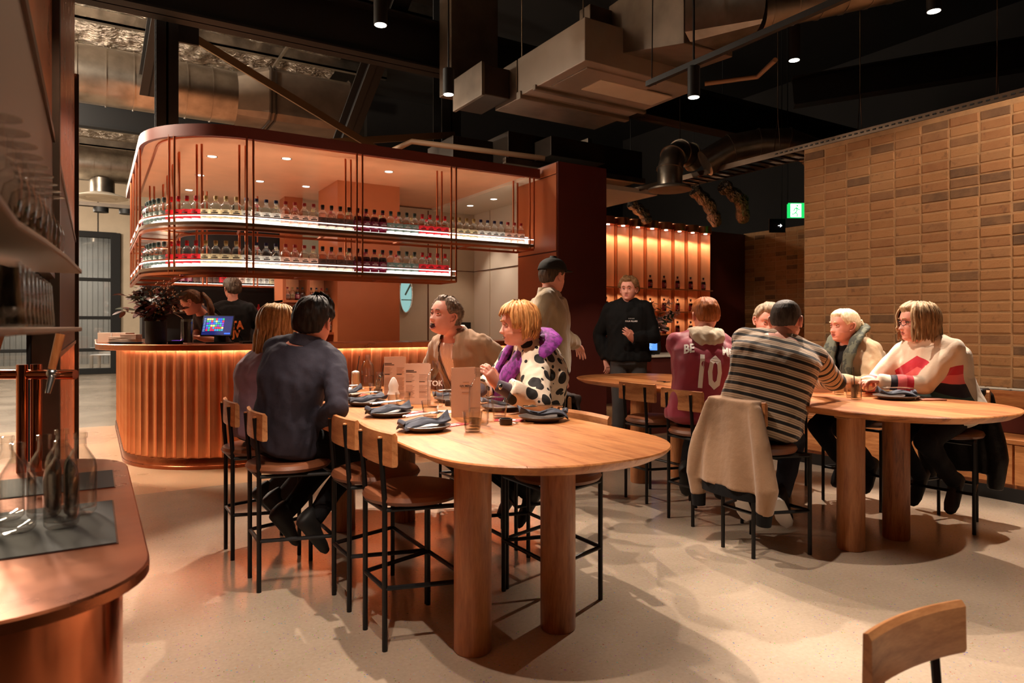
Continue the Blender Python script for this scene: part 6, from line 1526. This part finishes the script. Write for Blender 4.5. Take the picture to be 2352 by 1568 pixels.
# ---------------------------------------------------------------- 6 black hoodie
p = person('standing curly haired person in a black lettered hoodie')
f = figure((4.74, 5.42, .97), (4.74, 5.42, 1.525), -138, -128, 'm', 1.08, 1.02, .0, (4.55, 5.56, .96), (4.62, 5.22, 1.17), (-.2, .6, -.3), (.7, -.3, -.6), sit=False)
body(f, p, (4.725, 5.40, 1.685), -146, 2, 0, 1.0, brow='hair_lightbrown', hands={'R': {'curl': .7}, 'L': {'curl': .5, 'dir': (-.6, -.2, .5), 'back': (-.3, -.8, .2)}})
hair(f, p, [hair_shell('curly', .026, 41, .07, .04, .005, -.055, .6)], 'hair_lightbrown')
hd = garment('hoodie', f, 'hoodie_black', p, .032, 1.0, -.04, .955, fold=.008, ff=18, seed=43, sinf=.026, more=lambda mb: mb.tube([f.neck+f.Rs*.085*math.cos(a)+f.Fs*.085*math.sin(a)-f.U*(.01+.05*max(0, math.sin(a)))+f.U*.02 for a in [2*PI*j/18 for j in range(18)]], .034, 10, loop=True))
tm = MB(); vs, fs = subdiv(*text_verts('FOUR PILLARS', .019, .0006), 0); tm.add([(x-.05, 1, .385+y) for x, y, z in vs], fs)
for i in range(4): vs, fs = text_verts('*', .028, .0006); tm.add([(x-.074+.016*i, 1, .405+y) for x, y, z in vs], fs)
tm.v = [(-(a+.05)-.05, s_, c) for a, s_, c in tm.v]; tm.v = [(-a-.0, s_, c) for a, s_, c in tm.v]; tm.v = [(-.05-(a-.05)*-1*-1, s_, c) for a, s_, c in tm.v]
project_print(f, p, hd, tm, 'chest_lettering', 'white_print'); trousers(f, 'jeans_grey', p); shoes(f, 'white_enamel', p); pin(p, f)
# ---------------------------------------------------------------- 7 maroon number ten
p = person('red haired person in a maroon number ten shirt over a pale hood')
f = figure((3.49, 3.28, .715), (3.575, 3.31, 1.215), 56, 32, 'm', 1.04, 1.0, .05, (3.98, 3.24, .885), (3.88, 3.62, .885), (.3, -.9, -.5), legs={'R': (3.8, 3.12, .33), 'L': (3.82, 3.42, .33)}); f.abias = .022
body(f, p, (3.625, 3.345, 1.375), 62, -5, 0, 1.0, brow='hair_red', hands={'R': {'curl': .4}, 'L': {'curl': .4}})
hair(f, p, [hair_shell('short', .015, 51, .068, .035, .01, -.055, .4)], 'hair_red')
js = garment('shirt', f, 'maroon_shirt', p, .026, .97, -.20, .95, fold=.006, ff=18, seed=53, extra=.04, sinf=.026)
def hoodm(mb):
    mb.tube([f.neck+f.Rs*.085*math.cos(a)+f.Fs*.085*math.sin(a)+f.U*(.012-.03*max(0, math.sin(a))) for a in [2*PI*j/18 for j in range(18)]], .030, 10, loop=True)
    mb.tube([f.neck+f.Fs*-.085+f.U*.03, f.neck+f.Fs*-.125-f.U*.03, f.neck+f.Fs*-.150-f.U*.085], [.055, .075, .035], 14, flat=.55, up=f.Fs)
    for sg in (-1, 1): mb.tube([f.neck+f.Fs*-.06+f.Rs*.08*sg+f.U*.02, f.neck+f.Fs*-.115+f.Rs*.07*sg-f.U*.03, f.neck+f.Fs*-.145+f.Rs*.02*sg-f.U*.085], [.04, .045, .03], 12)
garment('hood', f, 'cream_sleeve', p, sleeves=0, torso_on=False, more=hoodm, fold=.004, ff=34, seed=54, vox=.008)
nm = MB(); vs, fs = text_verts('10', .30, .008, spacing=.92); vs, fs = subdiv(vs, fs, 3); nm.add([(x*.62, -1, .25+y) for x, y, z in vs], fs)
vs, fs = text_verts('BE', .085, .003); vs, fs = subdiv(vs, fs, 2); nm.add([(x*.7-.125, -1, .425+y-.02+(x)*.16) for x, y, z in vs], fs)
vs, fs = text_verts('MP', .085, .003); vs, fs = subdiv(vs, fs, 2); nm.add([(x*.7+.125, -1, .425+y-.02-(x)*.16) for x, y, z in vs], fs)
nm.v = [(a, s_, c) for a, s_, c in nm.v]
project_print(f, p, js, nm, 'number_print', 'white_print', .004)
trousers(f, 'dark_trousers', p); shoes(f, 'black_matt', p); pin(p, f)
# ---------------------------------------------------------------- 8 striped jumper
p = person('balding person in a black and cream striped jumper')
f = figure((3.35, 2.68, .715), (3.52, 2.645, 1.215), 40, 22, 'm', 1.24, 1.02, .07, (4.02, 2.74, .93), (3.84, 2.84, .885), (.3, -.9, -.6), legs={'R': (3.82, 2.44, .34), 'L': (3.76, 2.74, .30)}, belly=.04)
body(f, p, (3.585, 2.665, 1.335), 22, -8, 0, 1.04, jaw=1.08, brow='hair_buzz', hands={'R': {'curl': .7, 'dir': (.3, .6, .6), 'back': (.8, -.3, .2)}, 'L': {'curl': .4}})
hair(f, p, [hair_shell('short', .006, 61, .09, .05, .012, -.05, .1)], 'hair_buzz'); glasses(f, p, 'copper_dark')
garment('jumper', f, 'striped_jumper', p, .020, .98, -.22, .975, fold=.005, ff=20, seed=63, extra=.03, sinf=.016); trousers(f, 'jeans', p); shoes(f, 'black_matt', p, 'white_enamel'); pin(p, f)
# ---------------------------------------------------------------- 9 dark polo facing the camera
p = person('grey haired person in a dark polo facing the camera')
f = figure((4.84, 3.62, .715), (4.68, 3.62, 1.185), -155, 185, 'm', 1.05, 1.0, .03, (4.42, 3.85, .885), (4.35, 3.4, .885), legs={'R': (4.5, 3.75, .33), 'L': (4.5, 3.5, .33)})
body(f, p, (4.60, 3.60, 1.345), -128, -10, -5, 1.06, brow='hair_grey', hands={'R': {'curl': .4}, 'L': {'curl': .4}})
hair(f, p, [hair_shell('quiff', .018, 71, .072, .045, .015, -.05, .4)], 'hair_grey'); garment('polo_shirt', f, 'dark_polo', p, .018, .5, -.14, .96, fold=.004, seed=73); collar(f, 'dark_polo', p, .07, .04, .02)
trousers(f, 'dark_trousers', p); shoes(f, 'black_matt', p); pin(p, f)
# ---------------------------------------------------------------- 10 platinum ponytail
p = person('platinum ponytail person in a beige jacket and green scarf')
f = figure((4.85, 2.95, .715), (4.77, 3.0, 1.18), 172, 180, 'f', 1.12, 1.0, .03, (4.40, 3.16, .885), (4.43, 2.90, .885), legs={'R': (4.5, 3.08, .33), 'L': (4.5, 2.85, .33)})
body(f, p, (4.725, 3.02, 1.305), 160, 0, 0, 1.0, jaw=1.06, brow='hair_platinum', hands={'R': {'curl': .4}, 'L': {'curl': .4}})
r_ = random.Random(5); tail = MB()
for i in range(22):
    a = r_.uniform(-.022, .022); b_ = r_.uniform(-.02, .02); tail.tube([V((a*.5, -.10, .03+b_*.3)), V((a, -.135, .03+b_)), V((a*1.6, -.155, -.02+b_)), V((a*1.6+r_.uniform(-.01, .01), -.15+b_, -.09)), V((a*1.3+r_.uniform(-.02, .02), -.155+b_, -.15+r_.uniform(-.02, .01)))], [.008, .011, .012, .010, .003], 6)
hair(f, p, [hair_shell('tail', .014, 81, .062, .035, .006, -.055, .15), (tail.v, tail.f)], 'hair_platinum')
garment('black_top', f, 'black_knit', p, .010, 0, -.1, .955, fold=.003, seed=84)
garment('jacket', f, 'beige_jacket', p, .026, .98, -.14, .945, fold=.006, seed=83, sinf=.022, cut=lambda a, b, c, al: (b > .02) & (al < .001) & (np.abs(a) < .06) & (c > .1))
scarf(f, p, [(.075, .20, .08), (.075, .20, .24), (.085, .15, .38), (.10, .05, .50), (.055, -.085, .545), (-.055, -.085, .545), (-.105, .05, .50), (-.09, .15, .38), (-.075, .20, .24), (-.075, .21, .06)], .055, 'green_scarf', flat=.4)
trousers(f, 'dark_trousers', p); shoes(f, 'black_matt', p); pin(p, f)
# ---------------------------------------------------------------- 11 white banded jumper
p = person('bob haired person in glasses and a white jumper with red bands')
f = figure((4.80, 2.36, .715), (4.665, 2.42, 1.195), 178, 180, 'f', 1.18, 1.0, .04, (4.36, 2.62, .905), (4.35, 2.54, .92), (.2, .6, -.6), (.4, -.6, -.6), legs={'R': (4.45, 2.5, .33), 'L': (4.45, 2.25, .33)}, belly=.03); f.abias = -.012
body(f, p, (4.625, 2.445, 1.325), 146, 0, 0, 1.04, jaw=1.04, brow='hair_bob', hands={'R': {'curl': .55, 'dir': (-.9, -.3, .05)}, 'L': {'curl': .6, 'dir': (-.9, .35, .1)}})
hair(f, p, [hair_shell('bob', .024, 91, .066, .04, -.03, -.09, .3), locks(60, math.radians(50), math.radians(310), -.115, 92, .030, .012, .004, curl=-.06), locks(10, math.radians(20), math.radians(60), -.05, 93, .02, .009)], 'hair_bob'); glasses(f, p)
garment('jumper', f, 'band_jumper', p, .028, 1.0, -.2, .965, fold=.005, ff=18, seed=95, sinf=.020, extra=.05); trousers(f, 'dark_trousers', p); shoes(f, 'black_matt', p); pin(p, f)
# ---------------------------------------------------------------- 12 bartender with ponytail
p = person('brown ponytail bartender leaning over the bar in a dark tee')
f = figure((1.22, 8.12, .98), (.955, 7.70, 1.40), 170, 190, 'f', .98, 1.0, .02, (.80, 7.50, 1.187), (.86, 7.26, 1.197), (.3, .6, -.5), (.7, -.2, -.4), sit=False)
body(f, p, (.845, 7.62, 1.545), 160, -22, 0, 1.0, brow='hair_brown', hands={'L': {'curl': .5}, 'R': {'curl': .4}})
tail = MB(); r_ = random.Random(8)
for i in range(24):
    a = r_.uniform(-.03, .03); b_ = r_.uniform(-.02, .02); tail.tube([V((a*.4, -.10, .04+b_*.3)), V((a, -.14, .03+b_)), V((a*1.5-.02, -.17, -.05+b_)), V((a*1.8-.05, -.16+b_, -.14)), V((a*1.5-.06, -.13+b_, -.23+r_.uniform(-.03, .02)))], [.008, .013, .015, .013, .004], 6)
hair(f, p, [hair_shell('tail', .015, 101, .062, .03, .004, -.05, .2), (tail.v, tail.f)], 'hair_brown'); garment('tee', f, 'tee_grey', p, .014, .42, -.12, .955, fold=.004, seed=103, sinf=.018); trousers(f, 'dark_trousers', p); shoes(f, 'black_matt', p); pin(p, f)
# ---------------------------------------------------------------- 13 bartender from behind
p = person('short haired bartender seen from behind in a printed black tee')
f = figure((1.42, 8.64, 1.0), (1.405, 8.61, 1.56), 72, 80, 'm', .96, 1.02, .0, (1.72, 8.83, 1.12), (1.16, 8.90, 1.12), (.5, -.6, -.4), (-.6, -.3, -.4), sit=False)
body(f, p, (1.395, 8.62, 1.75), 105, 0, 0, 1.0, brow='hair_dark', hands={'R': {'curl': .6}, 'L': {'curl': .5}})
hair(f, p, [hair_shell('short', .022, 111, .06, .03, .0, -.07, .5)], 'hair_dark'); te = garment('tee', f, 'tee', p, .020, .40, -.16, .955, fold=.005, seed=113, sinf=.024)
mat('orange_print', RGB(226, 120, 56), .7); tm = MB()
for txt, sz, cx_, cy_ in (('TA', .13, .06, .32), ('JV', .11, .05, .22)): vs, fs = text_verts(txt, sz, .006); vs, fs = subdiv(vs, fs, 2); tm.add([(x*.8+cx_, -1, cy_+y) for x, y, z in vs], fs)
project_print(f, p, te, tm, 'back_print', 'orange_print', .004)
MB().tube([f.S['L']-f.Fs*.10+f.U*.02, f.hip+f.U*.3-f.Fs*.15+f.Rs*.05, f.hip+f.U*.05+f.Rs*.16-f.Fs*.06], .012, 8, flat=.3).build('apron_strap', 'black_cloth', p); trousers(f, 'dark_trousers', p); shoes(f, 'black_matt', p); pin(p, f)
# ================================================================ HUNG JACKETS
def hung_jacket(label, x, y, rz, m, cuffm, drop, wtop, wbot, sleeves=True, name='jacket', puff=0):
    t = thing(name, label, 'jacket', (x, y, 0), rz)
    mb = MB(); R = []
    top = .872
    for i in range(9):
        q = i/8; z = top-drop*q; hw = wtop+(wbot-wtop)*q**.7; dp = .022+.035*q
        R.append([V((-.215-.03*q+dp*math.sin(a)*(1+.25*math.sin(a*7+q*3)), hw*math.cos(a), z)) for a in [2*PI*j/40 for j in range(40)]])
    mb.rings(R); mb.box(-.24, -wtop, .85, -.13, wtop, .885); mb.box(-.16, -wtop*.9, .70, -.125, wtop*.9, .87)
    if sleeves:
        for s in (-1, 1): mb.tube([(-.215, s*wtop*.95, top-.02), (-.235, s*(wbot*.92), top-.22), (-.24, s*(wbot+.02), top-.45), (-.235, s*(wbot+.0), top-drop-.10)], [.03, .052, .058, .045], 14)
    co, nr, fs = remesh(mb, .009, 3); co = co+nr*(folds(co, 5, 22, (1, 1, .35))*.007)[:, None]
    mkobj('cloth', np_mesh('cloth', co, fs), m, t)
    if sleeves and cuffm:
        for s in (-1, 1): MB().tube([(-.235, s*wbot, top-drop-.095), (-.235, s*(wbot-.005), top-drop-.165)], [.044, .038], 14).build('cuff', cuffm, t)
        R = [[V((-.248+.05*math.sin(a), wbot*.80*math.cos(a), z)) for a in [2*PI*j/24 for j in range(24)]] for z in (top-drop+.01, top-drop-.05)]
        MB().rings(R).build('hem_band', cuffm, t)
    return t
hung_jacket('beige bomber jacket draped over the stool back behind the striped jumper', 3.33, 2.66, -.06, 'tan_jacket', 'black_cloth', .48, .17, .25)
hung_jacket('dark jacket hung on the stool behind the polka dot top', 2.33, 3.52, PI-.35, 'brown_knit', None, .5, .17, .22, False)
hung_jacket('dark puffer jacket hung on the stool behind the white jumper', 4.84, 2.36, PI+.1, 'puffer', None, .55, .17, .2, True)
